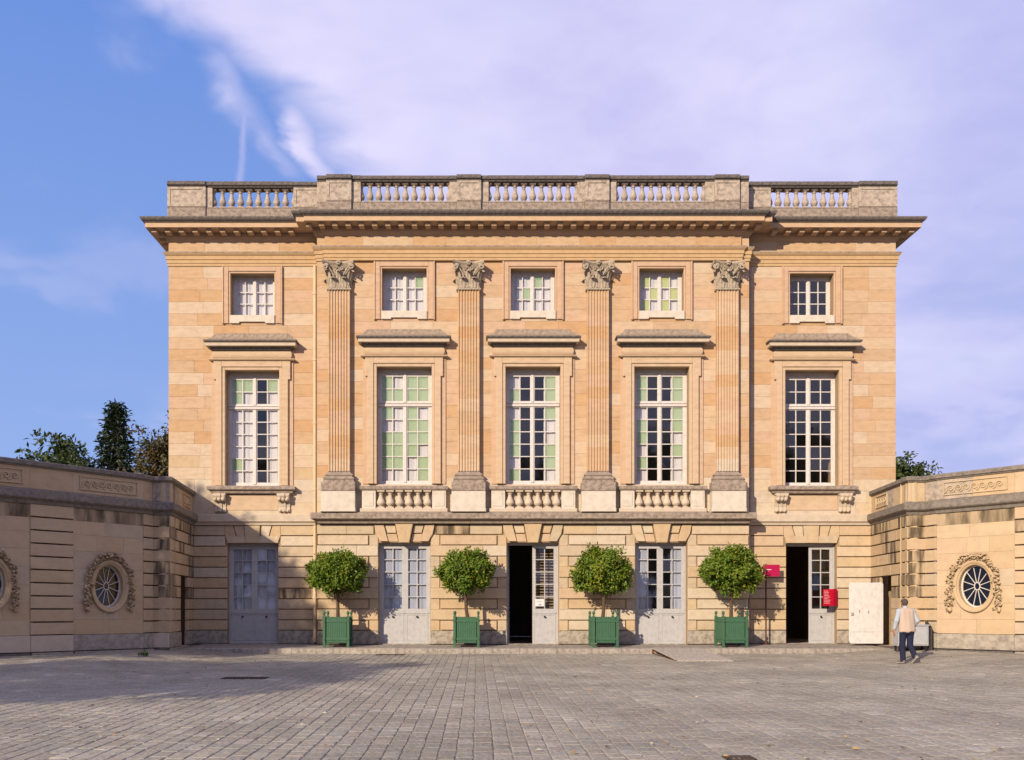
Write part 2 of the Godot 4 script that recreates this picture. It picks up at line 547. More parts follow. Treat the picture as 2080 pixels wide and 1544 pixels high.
func openings(i: int) -> Array:
	var x: float = BAYS[i]
	return [[x - 0.85, 0.0, x + 0.85, 3.34], [x - 0.9, 5.25, x + 0.9, 9.10], [x - 0.73, 10.93, x + 0.73, 12.33]]

func entab_path(o := 0.0) -> PackedVector2Array:
	return pv([-HW, -9.0, -HW, 0.0, -BW, 0.0, -BW, P, -6.82, P, -6.82, P + 0.07, 6.82, P + 0.07, 6.82, P, BW, P, BW, 0.0, HW, 0.0, HW, -9.0])

func palace() -> void:
	rng.seed = 11
	var p := thing("palace", "honey stone palace with four fluted pilasters and a balustraded roof", "building")
	# ---- carcass
	var g := Geo.new()
	for i in [0, 4]:
		var s := -1.0 if i == 0 else 1.0
		var a := minf(s * HW, s * BW); var b := maxf(s * HW, s * BW)
		core(g, a + (0.0 if i == 0 else 0.001), b, 0.0, 12.6, -0.62, -0.06, openings(i))
	core(g, -BW, BW, 0.0, 12.6, -0.62, P - 0.06, openings(1) + openings(2) + openings(3))
	geo(p, "wall_core", g, M.joint)
	g = Geo.new()
	g.box(Vector3(-HW, 12.6, -0.62), Vector3(HW, 14.0, -0.02))
	g.box(Vector3(-BW, 12.6, -0.01), Vector3(BW, 14.0, P - 0.02))
	for s in [-1.0, 1.0]:
		g.box(Vector3(minf(s * HW, s * (HW - 0.5)), 0, -9.0), Vector3(maxf(s * HW, s * (HW - 0.5)), 14.0, -0.62))
	g.box(Vector3(-HW, 0, -9.4), Vector3(HW, 14.0, -9.0))
	g.box(Vector3(-HW, 13.9, -9.0), Vector3(HW, 14.05, -0.3))
	geo(p, "outer_shell", g, M.stone)
	g = Geo.new()
	g.box(Vector3(-HW + 0.5, -0.1, -9.0), Vector3(HW - 0.5, -0.012, -0.63))
	for y in [3.95, 10.0]: g.box(Vector3(-HW + 0.5, y, -9.0), Vector3(HW - 0.5, y + 0.3, -0.63))
	g.box(Vector3(-HW + 0.51, 0, -8.99), Vector3(HW - 0.51, 13.8, -8.9))
	for x in [-6.9, -2.1, 2.1, 6.9]: g.box(Vector3(x - 0.1, 0, -8.9), Vector3(x + 0.1, 13.8, -0.64))
	geo(p, "interior", g, M.plaster)
	ground_floor(p)
	upper_wall(p)
	for i in 5:
		tall_surround(p, i)
		attic_surround(p, i)
	windows(p)
	doors(p)
	for k in 4: pilaster(p, k)
	for i in [1, 2, 3]: balcony(p, i)
	entablature(p)
	roof_balustrade(p)
	# drainpipe in the corner
	g = Geo.new()
	for x in [-7.22, 7.2]:
		var gp := Geo.new()
		gp.tube(PackedVector3Array([Vector3(x, 4.35, 0.09), Vector3(x, 12.56, 0.09)]), PackedFloat32Array([0.06, 0.06]), 10)
		gp.tube(PackedVector3Array([Vector3(x, 0.06, 0.09), Vector3(x, 3.93, 0.09)]), PackedFloat32Array([0.055, 0.055]), 10)
		for y in [1.5, 5.1, 7.3, 9.4, 11.6]:
			gp.tube(PackedVector3Array([Vector3(x, y, 0.09), Vector3(x, y + 0.07, 0.09)]), PackedFloat32Array([0.075, 0.075]), 10)
		geo(p, "drainpipe", gp, M.sheet if x < 0 else M.weather)

func ground_floor(p: Node3D) -> void:
	var gf := part(p, "ground_floor_wall")
	var id := Transform3D.IDENTITY
	# side bays: bands of stone with sunk joints
	for i in [0, 4]:
		var s := -1.0 if i == 0 else 1.0
		var x0 := minf(s * 11.3, s * BW) ; var x1 := maxf(s * 11.3, s * BW)
		var c: float = BAYS[i]
		var hole := [[c - 0.85, 0.0, c + 0.85, 3.34], [c - 0.93, 3.25, c + 0.93, 3.95]]
		course(gf, "plinth_stone", id, x0, x1, 0.0, 0.45, -0.002, 0.05, 0.006, 0.02, 0.008, 1.4, hole, [M.plinth])
		for k in 10:
			var y := 0.45 + 0.35 * k
			course(gf, "rusticated_stone", id, x0, x1, y, y + 0.35, 0.0, 0.06, 0.005, 0.034, 0.010, 1.25, hole, L if k > 3 or k == 0 else L + [M.streak], float(k % 2))
		var g := Geo.new()
		for q in [[-0.23, 3.36, 0.21, 3.36, 0.25, 3.94, -0.28, 3.94]]:
			g.slab(pv(q), -0.06, 0.02, 0.01)
		geo(gf, "keystone", g, L[0], at(c, 0, 0))
		for sd in [-1.0, 1.0]:
			for q in [[0.26, 3.36, 0.47, 3.36, 0.63, 3.94, 0.30, 3.94], [0.50, 3.36, 0.83, 3.36, 0.925, 3.6, 0.925, 3.94, 0.665, 3.94]]:
				g = Geo.new()
				var w := pv(q)
				for j in w.size(): w[j].x *= sd
				g.slab(w, -0.06, rng.randf_range(-0.004, 0.004), 0.008)
				geo(gf, "voussoir", g, L[rng.randi() % L.size()], at(c, 0, 0))
	# middle part: long and short stones in turn between the doors
	var piers := [[-BW, -5.07], [-3.37, -0.85], [0.85, 3.37], [5.07, BW]]
	for n in 4:
		var a: float = piers[n][0]; var b: float = piers[n][1]
		course(gf, "plinth_stone", id, a, b, 0.0, 0.45, P + 0.012, 0.08, 0.006, 0.02, 0.008, 1.3, [], [M.plinth])
		for k in 9:
			var y := 0.45 + 0.35 * k
			if k % 2 == 1:
				course(gf, "rusticated_stone", id, a + (0.0 if n == 0 else 0.015), b - (0.0 if n == 3 else 0.015), y, y + 0.35, P + 0.012, 0.075, 0.004, 0.01, 0.012, 1.3, [], L, float(k % 4) / 2)
			else:
				var ia := a + (0.02 if n == 0 else 0.34); var ib := b - (0.02 if n == 3 else 0.34)
				course(gf, "rusticated_stone", id, ia, ib, y, y + 0.35, P, 0.06, 0.004, 0.05, 0.010, 1.4, [], L, 0.0)
				for e in 2: # jamb stones set back beside the short ones
					if (n == 0 and e == 0) or (n == 3 and e == 1): continue
					var j0 := a + 0.02 if e == 0 else b - 0.30
					course(gf, "jamb_stone", id, j0, j0 + 0.28, y, y + 0.35, P - 0.035, 0.03, 0.004, 0.004, 0.004, 1.0, [], [L[0], L[2], L[5]])
	# top course between the arches
	var tops := [[-BW, -5.23], [-3.21, -1.01], [1.01, 3.21], [5.23, BW]]
	for t in tops:
		course(gf, "rusticated_stone", id, t[0], t[1], 3.60, 3.95, P, 0.06, 0.004, 0.04, 0.010, 1.2, [], L + [M.streak], 0.5)
	for i in [1, 2, 3]:
		var c: float = BAYS[i]
		var g := Geo.new()
		g.slab(pv([-0.17, 3.33, 0.17, 3.33, 0.29, 3.94, -0.29, 3.94]), P - 0.06, P + 0.13, 0.02)
		geo(gf, "keystone", g, L[2], at(c, 0, 0))
		for sd in [-1.0, 1.0]:
			var a := pv([0.53, 3.38, 0.79, 3.38, 0.93, 3.62, 0.995, 3.94, 0.68, 3.94])
			var b := pv([0.27, 3.66, 0.56, 3.66, 0.64, 3.93, 0.31, 3.93])
			var d := pv([0.20, 3.37, 0.53, 3.37, 0.58, 3.62, 0.26, 3.62])
			for w in [a, b, d]:
				for j in w.size(): w[j].x *= sd
			g = Geo.new(); g.slab(a, P - 0.06, P + 0.03, 0.012)
			geo(gf, "voussoir", g, L[rng.randi() % L.size()], at(c, 0, 0))
			g = Geo.new(); g.slab(b, P - 0.06, P, 0.008)
			geo(gf, "voussoir", g, L[rng.randi() % L.size()], at(c, 0, 0))
			g = Geo.new(); g.slab(d, P - 0.06, P - 0.02, 0.006)
			geo(gf, "voussoir", g, L[4], at(c, 0, 0))
	# string course, plain at the sides, a heavy ledge in the middle
	var prof := pv([0.0, 3.95, 0.05, 3.95, 0.07, 4.03, 0.11, 4.05, 0.13, 4.07, 0.13, 4.29, 0.10, 4.31, 0.0, 4.32])
	for s in [-1.0, 1.0]:
		var g := Geo.new()
		g.sweep(pv([minf(s * 11.3, s * (BW + 0.12)), 0, maxf(s * 11.3, s * (BW + 0.12)), 0]), prof)
		geo(p, "string_course", g, M.pale)
	var g2 := Geo.new()
	var pr := pv([0.0, 3.95, 0.05, 3.96, 0.08, 4.04, 0.2, 4.08, 0.24, 4.10, 0.24, 4.28, 0.21, 4.30, -0.3, 4.31])
	g2.sweep(pv([-BW + 0.08, 0.0, -BW + 0.08, P + 0.1, BW - 0.08, P + 0.1, BW - 0.08, 0.0]), pr)
	geo(p, "balcony_ledge", g2, M.weather)

func upper_wall(p: Node3D) -> void:
	var w := part(p, "upper_wall")
	var id := Transform3D.IDENTITY
	for k in 21:
		var y := 4.30 + 0.394 * k
		var y1 := minf(y + 0.394, 12.57)
		if y >= 12.5: break
		for i in [0, 4]:
			var s := -1.0 if i == 0 else 1.0
			var x0 := minf(s * HW, s * BW); var x1 := maxf(s * HW, s * BW)
			var tones := U if y > 5.3 else [M.pale, L[3], L[1]]
			if i == 0 and y > 5.3 and y < 6.4: tones = [U[3], U[7], L[1], L[2]]
			course(w, "ashlar_stone", id, x0, x1, y, y1, 0.0, 0.06, 0.004, 0.004, 0.0025, 1.15, openings(i), tones, float(k % 2))
		for n in 5:
			var xs := [-BW, -6.34, -2.11, 2.11, 6.34, BW]
			var h := []
			if n > 0 and n < 4: h = openings(n)
			course(w, "ashlar_stone", id, xs[n], xs[n + 1], y, y1, P, 0.06, 0.004, 0.004, 0.0025, 1.3, h, U if y > 5.2 else [M.pale, L[3], L[1]], float(k % 2))
	# the returns of the middle part
	for s in [-1.0, 1.0]:
		var g := Geo.new()
		g.box(Vector3(minf(s * BW, s * (BW + 0.004)), 0.02, -0.03), Vector3(maxf(s * BW, s * (BW + 0.004)), 12.56, P - 0.003))
		geo(w, "return_face", g, U[0])

# moulded frame round a rectangular opening; ear widens its head
func frame_bands(g: Geo, hw: float, y0: float, y1: float, z: float, bands: Array, ear := 0.0, earh := 0.0) -> void:
	# bands: [inner offset, outer offset, depth]
	for b in bands:
		var i: float = b[0]; var o: float = b[1]; var d: float = b[2]
		var e := ear if b == bands[bands.size() - 1] else 0.0
		for s in [-1.0, 1.0]:
			var q := pv([hw + i, y0, hw + o, y0, hw + o, y1 + o - earh, hw + o + e, y1 + o - earh, hw + o + e, y1 + o, hw + i, y1 + o]) if e > 0.0 else pv([hw + i, y0, hw + o, y0, hw + o, y1 + o, hw + i, y1 + o])
			for j in q.size(): q[j].x *= s
			g.slab(q, z, z + d, 0.012)
		g.slab(pv([-hw - i, y1 + i, hw + i, y1 + i, hw + i, y1 + o, -hw - i, y1 + o]), z, z + d - 0.001, 0.012)

func tall_surround(p: Node3D, i: int) -> void:
	var z := wallz(i)
	var s := part(p, "window_surround", at(BAYS[i], 0, z))
	var g := Geo.new()
	for sd in [-1.0, 1.0]:
		g.block(Vector3(minf(sd * 0.91, sd * 1.36), 5.26, -0.05), Vector3(maxf(sd * 0.91, sd * 1.36), 9.76, 0.035), 0.006)
	g.block(Vector3(-0.908, 9.11, -0.05), Vector3(0.908, 9.76, 0.033), 0.003)
	geo(s, "backing_strip", g, U[4])
	g = Geo.new()
	frame_bands(g, 0.9, 5.26, 9.10, -0.04, [[0.0, 0.10, 0.115], [0.101, 0.30, 0.15]], 0.075, 0.62)
	geo(s, "architrave", g, U[7])
	g = Geo.new() # thin ledge over the architrave
	g.sweep(pv([-1.30, 0.0, -1.30, 0.05, 1.30, 0.05, 1.30, 0.0]), pv([0.0, 9.40, 0.10, 9.405, 0.13, 9.43, 0.13, 9.455, 0.0, 9.46]))
	geo(s, "fillet", g, U[7])
	g = Geo.new() # swelling frieze
	var prof := PackedVector2Array()
	for k in 9:
		var t := PI * k / 8
		prof.append(Vector2(0.02 + 0.085 * sin(t), 9.46 + 0.275 * (1 - cos(t)) / 2))
	g.sweep(pv([-1.22, 0.0, -1.22, 0.03, 1.22, 0.03, 1.22, 0.0]), prof)
	geo(s, "frieze", g, U[7])
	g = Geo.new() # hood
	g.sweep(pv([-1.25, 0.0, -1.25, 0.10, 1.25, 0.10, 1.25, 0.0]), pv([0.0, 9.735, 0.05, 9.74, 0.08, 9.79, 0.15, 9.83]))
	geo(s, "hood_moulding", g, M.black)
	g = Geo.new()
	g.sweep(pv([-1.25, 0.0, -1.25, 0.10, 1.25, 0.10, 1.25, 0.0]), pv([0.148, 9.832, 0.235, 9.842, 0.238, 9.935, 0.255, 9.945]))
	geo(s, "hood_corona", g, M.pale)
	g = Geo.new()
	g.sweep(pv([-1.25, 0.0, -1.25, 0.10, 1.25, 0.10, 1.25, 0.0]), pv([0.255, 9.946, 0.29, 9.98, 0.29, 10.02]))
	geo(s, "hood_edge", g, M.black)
	g = Geo.new() # sloping stone roof of the hood
	var a := [Vector3(-1.54, 10.02, 0.0), Vector3(-1.54, 10.02, 0.39), Vector3(1.54, 10.02, 0.39), Vector3(1.54, 10.02, 0.0)]
	var b := [Vector3(-1.20, 10.33, 0.0), Vector3(-1.20, 10.33, 0.05), Vector3(1.20, 10.33, 0.05), Vector3(1.20, 10.33, 0.0)]
	var m := [Vector3(-1.38, 10.12, 0.0), Vector3(-1.38, 10.12, 0.20), Vector3(1.38, 10.12, 0.20), Vector3(1.38, 10.12, 0.0)]
	for k in 3:
		g.quad(a[k], a[k + 1], m[k + 1], m[k])
		g.quad(m[k], m[k + 1], b[k + 1], b[k])
	g.quad(b[0], b[1], b[2], b[3])
	geo(s, "hood_roof", g, M.hood)
	if i == 0 or i == 4:
		g = Geo.new()
		g.sweep(pv([-1.30, 0.0, -1.30, 0.10, 1.30, 0.10, 1.30, 0.0]), pv([0.0, 4.99, 0.05, 5.0, 0.07, 5.07, 0.14, 5.10, 0.16, 5.12, 0.16, 5.21, 0.12, 5.24, -0.15, 5.245]))
		geo(s, "sill", g, M.weather)
		g = Geo.new()
		g.block(Vector3(-0.86, 4.45, -0.02), Vector3(0.86, 4.97, 0.02), 0.006)
		geo(s, "apron", g, U[7])
		for sd in [-1.06, 1.06]:
			g = Geo.new()
			# scrolled bracket: three ribs with an S-shaped front
			for rib in 3:
				var x0 := -0.19 + 0.13 * rib; var dz := 0.03 if rib == 1 else 0.0
				var line := PackedVector2Array()
				for k in 13:
					var t := float(k) / 12
					line.append(Vector2(4.40 + 0.58 * t, 0.05 + dz + 0.17 * smoothstep(0.25, 0.9, t) + 0.05 * sin(t * 9.0) * t + (0.03 * cos(t * 8.0) if t < 0.3 else 0.0)))
				for k in 12:
					var q0 := line[k]; var q1 := line[k + 1]
					g.quad(Vector3(x0, q0.x, q0.y), Vector3(x0 + 0.12, q0.x, q0.y), Vector3(x0 + 0.12, q1.x, q1.y), Vector3(x0, q1.x, q1.y))
					g.quad(Vector3(x0, q0.x, -0.01), Vector3(x0, q0.x, q0.y), Vector3(x0, q1.x, q1.y), Vector3(x0, q1.x, -0.01))
					g.quad(Vector3(x0 + 0.12, q0.x, q0.y), Vector3(x0 + 0.12, q0.x, -0.01), Vector3(x0 + 0.12, q1.x, -0.01), Vector3(x0 + 0.12, q1.x, q1.y))
				g.quad(Vector3(x0, 4.40, -0.01), Vector3(x0 + 0.12, 4.40, -0.01), Vector3(x0 + 0.12, 4.40, line[0].y), Vector3(x0, 4.40, line[0].y))
			g.box(Vector3(-0.21, 4.93, -0.01), Vector3(0.21, 4.985, 0.25))
			for e in 3:
				g.lump(Vector3(-0.13 + 0.13 * e, 4.80, 0.20), Vector3(0.075, 0.09, 0.08), rng, 5, 8)
				g.lump(Vector3(-0.13 + 0.13 * e, 4.42, 0.07), Vector3(0.055, 0.05, 0.06), rng, 4, 7)
			geo(s, "console", g, M.pale, at(sd, 0, 0))

func attic_surround(p: Node3D, i: int) -> void:
	var s := part(p, "attic_surround", at(BAYS[i], 0, wallz(i)))
	var g := Geo.new()
	frame_bands(g, 0.73, 10.66, 12.33, -0.04, [[0.0, 0.06, 0.07], [0.061, 0.22, 0.10]])
	for sd in [-1.0, 1.0]:
		g.block(Vector3(minf(sd * 0.951, sd * 1.0), 10.64, -0.04), Vector3(maxf(sd * 0.951, sd * 1.0), 12.56, 0.085), 0.008)
	geo(s, "architrave", g, U[4])
	g = Geo.new()
	g.slab(pv([-0.74, 10.66, -0.44, 10.66, -0.42, 10.71, 0.42, 10.71, 0.44, 10.66, 0.74, 10.66, 0.74, 10.93, -0.74, 10.93]), -0.3, 0.075, 0.006)
	geo(s, "sill", g, M.cream)

# ---- windows
func glazed(p: Node3D, called: String, xf: Transform3D, h: float, hw: float, cols: Array, rows: Array, pattern: Array, wood: Material, blind: Material, extra: Callable) -> Node3D:
	# cols: [x0, x1] of each pane; rows: [y0, y1] from the top; the rest of the rectangle is wood
	var win := part(p, called, xf)
	var g := Geo.new()
	var holes := []
	for r in rows:
		for c in cols: holes.append([c[0], r[0], c[1], r[1]])
	core(g, -hw, hw, 0.0, h, -0.035, 0.0, holes)
	extra.call(g)
	geo(win, "frame", g, wood)
	var pm := {}
	for r in rows.size():
		for c in cols.size():
			var w: float = cols[c][1] - cols[c][0]; var hh: float = rows[r][1] - rows[r][0]
			var key := "pane %.3f %.3f" % [w, hh]
			if not meshes.has(key):
				var q := Geo.new()
				q.box(Vector3(-w / 2 - 0.004, -hh / 2 - 0.004, -0.002), Vector3(w / 2 + 0.004, hh / 2 + 0.004, 0.002))
				meshes[key] = q.mesh()
			var ch: String = pattern[r][c]
			var tilt := Basis(Vector3.UP, rng.randf_range(-0.02, 0.02)) * Basis(Vector3.RIGHT, rng.randf_range(-0.02, 0.02))
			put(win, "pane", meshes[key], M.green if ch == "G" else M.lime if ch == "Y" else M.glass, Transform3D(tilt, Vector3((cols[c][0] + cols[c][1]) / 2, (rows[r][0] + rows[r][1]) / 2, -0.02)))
	for c in cols.size():
		var on := false
		for r in rows.size():
			if pattern[r][c] != "D": on = true
		if on and blind:
			var q := Geo.new()
			var x0: float = cols[c][0] - 0.05; var x1: float = cols[c][1] + 0.05
			var n := 5
			for k in n: # soft folds
				var z0 := -0.085 - 0.012 * sin(k * 2.1 + c); var z1 := -0.085 - 0.012 * sin((k + 1) * 2.1 + c)
				var a := lerpf(x0, x1, float(k) / n); var b := lerpf(x0, x1, float(k + 1) / n)
				q.quad(Vector3(a, 0.03, z0), Vector3(b, 0.03, z1), Vector3(b, h - 0.03, z1), Vector3(a, h - 0.03, z0))
			geo(win, "blind", q, blind)
	return win

func windows(p: Node3D) -> void:
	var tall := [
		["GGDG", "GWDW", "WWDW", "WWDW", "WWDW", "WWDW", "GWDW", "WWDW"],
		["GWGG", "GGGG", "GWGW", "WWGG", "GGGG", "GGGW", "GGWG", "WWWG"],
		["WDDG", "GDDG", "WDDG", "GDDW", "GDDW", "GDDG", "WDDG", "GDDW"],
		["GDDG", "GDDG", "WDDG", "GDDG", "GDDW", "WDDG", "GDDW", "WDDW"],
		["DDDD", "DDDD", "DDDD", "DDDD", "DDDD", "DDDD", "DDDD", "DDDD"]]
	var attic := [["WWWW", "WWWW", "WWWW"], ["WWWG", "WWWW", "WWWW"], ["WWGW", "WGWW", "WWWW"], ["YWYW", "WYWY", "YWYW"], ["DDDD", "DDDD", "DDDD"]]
	var cols := [[-0.765, -0.43], [-0.40, -0.075], [0.075, 0.40], [0.43, 0.765]]
	var rows := [[3.23, 3.62], [2.81, 3.20], [2.215, 2.595], [1.805, 2.185], [1.395, 1.775], [0.985, 1.365], [0.575, 0.955], [0.165, 0.545]]
	var acols := [[-0.60, -0.345], [-0.315, -0.07], [0.07, 0.315], [0.345, 0.60]]
	var arows := [[0.90, 1.26], [0.51, 0.87], [0.12, 0.48]]
	for i in 5:
		var z := wallz(i) - 0.33
		glazed(p, "tall_window", at(BAYS[i], 5.25, z), 3.85, 0.9, cols, rows, tall[i], M.wood, M.cloth, func(g: Geo) -> void:
			g.block(Vector3(-0.9, 2.62, 0.001), Vector3(0.9, 2.70, 0.05), 0.015)
			g.block(Vector3(-0.9, 2.72, 0.001), Vector3(0.9, 2.755, 0.03), 0.008)
			g.block(Vector3(-0.05, 0.10, 0.001), Vector3(0.05, 2.61, 0.03), 0.012)
			g.block(Vector3(-0.05, 2.76, 0.001), Vector3(0.05, 3.70, 0.03), 0.012)
			g.block(Vector3(-0.9, 0.0, 0.001), Vector3(0.9, 0.06, 0.06), 0.015))
		glazed(p, "attic_window", at(BAYS[i], 10.93, z), 1.40, 0.73, acols, arows, attic[i], M.wood, M.cloth, func(g: Geo) -> void:
			g.block(Vector3(-0.05, 0.06, 0.001), Vector3(0.05, 1.33, 0.03), 0.012)
			g.block(Vector3(-0.73, 0.0, 0.001), Vector3(0.73, 0.05, 0.05), 0.012))

func door_leaf(p: Node3D, called: String, xf: Transform3D, pattern: Array, label: String) -> Node3D:
	# a leaf 0.80 wide whose hinge is at x = 0
	var cols := [[-0.30, -0.015], [0.015, 0.30]]
	var rows := [[2.81, 3.16], [2.40, 2.78], [1.99, 2.37], [1.58, 1.96], [1.17, 1.55]]
	var d := glazed(p, called, xf, 3.26, 0.40, cols, rows, pattern, M.doorwood, M.cloth2, func(g: Geo) -> void:
		g.block(Vector3(-0.395, 1.00, 0.001), Vector3(0.395, 1.06, 0.02), 0.008)
		for q in [[-0.36, 0.13, -0.33, 0.95], [0.33, 0.13, 0.36, 0.95]]: g.block(Vector3(q[0], q[1], 0.001), Vector3(q[2], q[3], 0.010), 0.004)
		for q in [[-0.36, 0.10, 0.36, 0.13], [-0.36, 0.95, 0.36, 0.98]]: g.block(Vector3(q[0], q[1], 0.001), Vector3(q[2], q[3], 0.010), 0.004)
		g.block(Vector3(-0.40, 0.0, 0.001), Vector3(0.40, 0.08, 0.028), 0.010))
	var k := Geo.new()
	k.lump(Vector3(0, 0.90, 0.05), Vector3(0.035, 0.035, 0.03), rng, 5, 8)
	k.box(Vector3(-0.012, 0.888, 0.0), Vector3(0.012, 0.912, 0.04))
	geo(d, "knob", k, M.iron)
	if label: d.set_meta("label", label)
	return d

func doors(p: Node3D) -> void:
	var C := ["CC", "CC", "CC", "CC", "CC"]; var D := ["DD", "DD", "DD", "DD", "DD"]
	var CD := ["CD", "CD", "CD", "CD", "CD"]; var DC := ["DC", "DC", "DC", "DC", "DC"]
	var how := [[C, C, false], [C, C, false], [D, D, true], [CD, DC, false], [D, D, true]]
	for i in 5:
		var z := wallz(i) - 0.28
		var g := Geo.new()
		g.box(Vector3(-0.85, 0, -0.05), Vector3(-0.802, 3.34, 0.02))
		g.box(Vector3(0.802, 0, -0.05), Vector3(0.85, 3.34, 0.02))
		g.box(Vector3(-0.802, 3.265, -0.05), Vector3(0.802, 3.34, 0.02))
		geo(p, "door_frame", g, M.doorwood, at(BAYS[i], 0, z))
		if how[i][2]:
			# swung into the dark hall
			door_leaf(p, "door", at(BAYS[i] - 0.82, 0, z - 0.06) * at(0, 0, 0, deg_to_rad(84)) * at(0.40, 0, 0), how[i][0], "open door leaf swung into the dark hall")
		else:
			door_leaf(p, "door", at(BAYS[i] - 0.401, 0, z), how[i][0], "")
		door_leaf(p, "door", at(BAYS[i] + 0.401, 0, z), how[i][1], "")
		g = Geo.new()
		g.box(Vector3(-0.84, -0.01, -0.25), Vector3(0.84, 0.012, 0.22))
		geo(p, "threshold", g, M.plinth, at(BAYS[i], 0, z))

# ---- pilasters
func pilaster(p: Node3D, k: int) -> void:
	var pl := part(p, "pilaster", at(PILS[k], 0, P))
	var g := Geo.new()
	g.block(Vector3(-0.57, 4.31, -0.05), Vector3(0.57, 4.42, 0.43), 0.02)
	g.block(Vector3(-0.55, 4.42, -0.05), Vector3(0.55, 4.98, 0.41), 0.008)
	geo(pl, "pedestal", g, M.cream)
	g = Geo.new()
	g.block(Vector3(-0.555, 4.985, -0.05), Vector3(0.555, 5.28, 0.415), 0.015)
	geo(pl, "pedestal_block", g, M.weather)
	g = Geo.new()
	var path := pv([-0.40, 0.0, -0.40, 0.20, 0.40, 0.20, 0.40, 0.0])
	var prof := pv([0.0, 5.28, 0.10, 5.28, 0.10, 5.36])
	for j in 7:
		var t := PI * j / 6
		prof.append(Vector2(0.06 + 0.04 * sin(t), 5.36 + 0.05 * (1 - cos(t))))
	prof.append(Vector2(0.03, 5.48))
	for j in 7:
		var t := PI * j / 6
		prof.append(Vector2(0.025 + 0.03 * sin(t), 5.50 + 0.035 * (1 - cos(t))))
	prof.append(Vector2(-0.02, 5.60)); prof.append(Vector2(-0.045, 5.66)); prof.append(Vector2(-0.05, 5.66)); prof.append(Vector2(-0.2, 5.66))
	g.sweep(path, prof)
	geo(pl, "base", g, M.weather)
	# fluted shaft, built of drums
	var line := PackedVector2Array([Vector2(-0.35, -0.03), Vector2(-0.35, 0.20)])
	for f in 7:
		var c := -0.2778 + 0.0926 * f
		line.append(Vector2(c - 0.032, 0.20))
		for j in range(1, 6):
			var t := PI * j / 6
			line.append(Vector2(c - 0.032 * cos(t), 0.20 - 0.034 * sin(t)))
		line.append(Vector2(c + 0.032, 0.20))
	line.append(Vector2(0.35, 0.20)); line.append(Vector2(0.35, -0.03))
	var n := 15
	var hh := (11.56 - 5.66) / n
	if not meshes.has("drum"):
		g = Geo.new()
		for j in line.size() - 1:
			var a := line[j]; var b := line[j + 1]
			g.quad(Vector3(a.x, 0, a.y), Vector3(b.x, 0, b.y), Vector3(b.x, hh, b.y), Vector3(a.x, hh, a.y))
		meshes.drum = g.mesh()
	var tones := [U[1], U[4], U[0], U[7], U[5], U[2]]
	for j in n:
		var mt: Material = tones[rng.randi() % tones.size()]
		if j == 11: mt = U[6]
		if j == 0 and k == 3: mt = M.pale
		put(pl, "shaft_block", meshes.drum, mt, at(0, 5.66 + hh * j, 0))
	g = Geo.new()
	g.sweep(pv([-0.36, 0.0, -0.36, 0.20, 0.36, 0.20, 0.36, 0.0]), pv([0.0, 11.555, 0.03, 11.56, 0.045, 11.585, 0.03, 11.615, 0.0, 11.62]))
	geo(pl, "astragal", g, M.capital)
	capital(pl)

# acanthus leaf that curls outwards at its tip, seen from the front (+z) at its foot
func acanthus(g: Geo, xf: Transform3D, h: float, w: float, curl: float) -> void:
	var nu := 6; var nv := 9
	var grid := []
	for j in nv + 1:
		var t := float(j) / nv
		var row := []
		var yy: float; var zz: float
		if t < 0.7:
			yy = h * t / 0.7 * 0.93
			zz = 0.02 + curl * 0.35 * pow(t / 0.7, 2.0)
		else:
			var a := (t - 0.7) / 0.3 * PI * 1.05
			yy = h * 0.93 + 0.07 * h * sin(a) - 0.06 * (1 - cos(a)) * h
			zz = 0.02 + curl * 0.35 + curl * 0.33 * (1 - cos(a))
		var ww := w * (0.72 + 0.38 * sin(minf(t, 0.8) / 0.8 * PI) ) * (1.0 if t < 0.75 else 1.0 - 0.45 * (t - 0.75) / 0.25)
		for i in nu + 1:
			var s := float(i) / nu * 2 - 1
			var lobe := 1.0 - 0.12 * (0.5 + 0.5 * cos(t * 26.0)) * absf(s)
			row.append(xf * Vector3(s * ww / 2 * lobe, yy - absf(s) * 0.02, zz + 0.035 * (1 - s * s) - 0.018 * (1.0 if i % 2 == 1 else 0.0)))
		grid.append(row)
	for j in nv:
		for i in nu:
			g.quad(grid[j][i], grid[j][i + 1], grid[j + 1][i + 1], grid[j + 1][i])

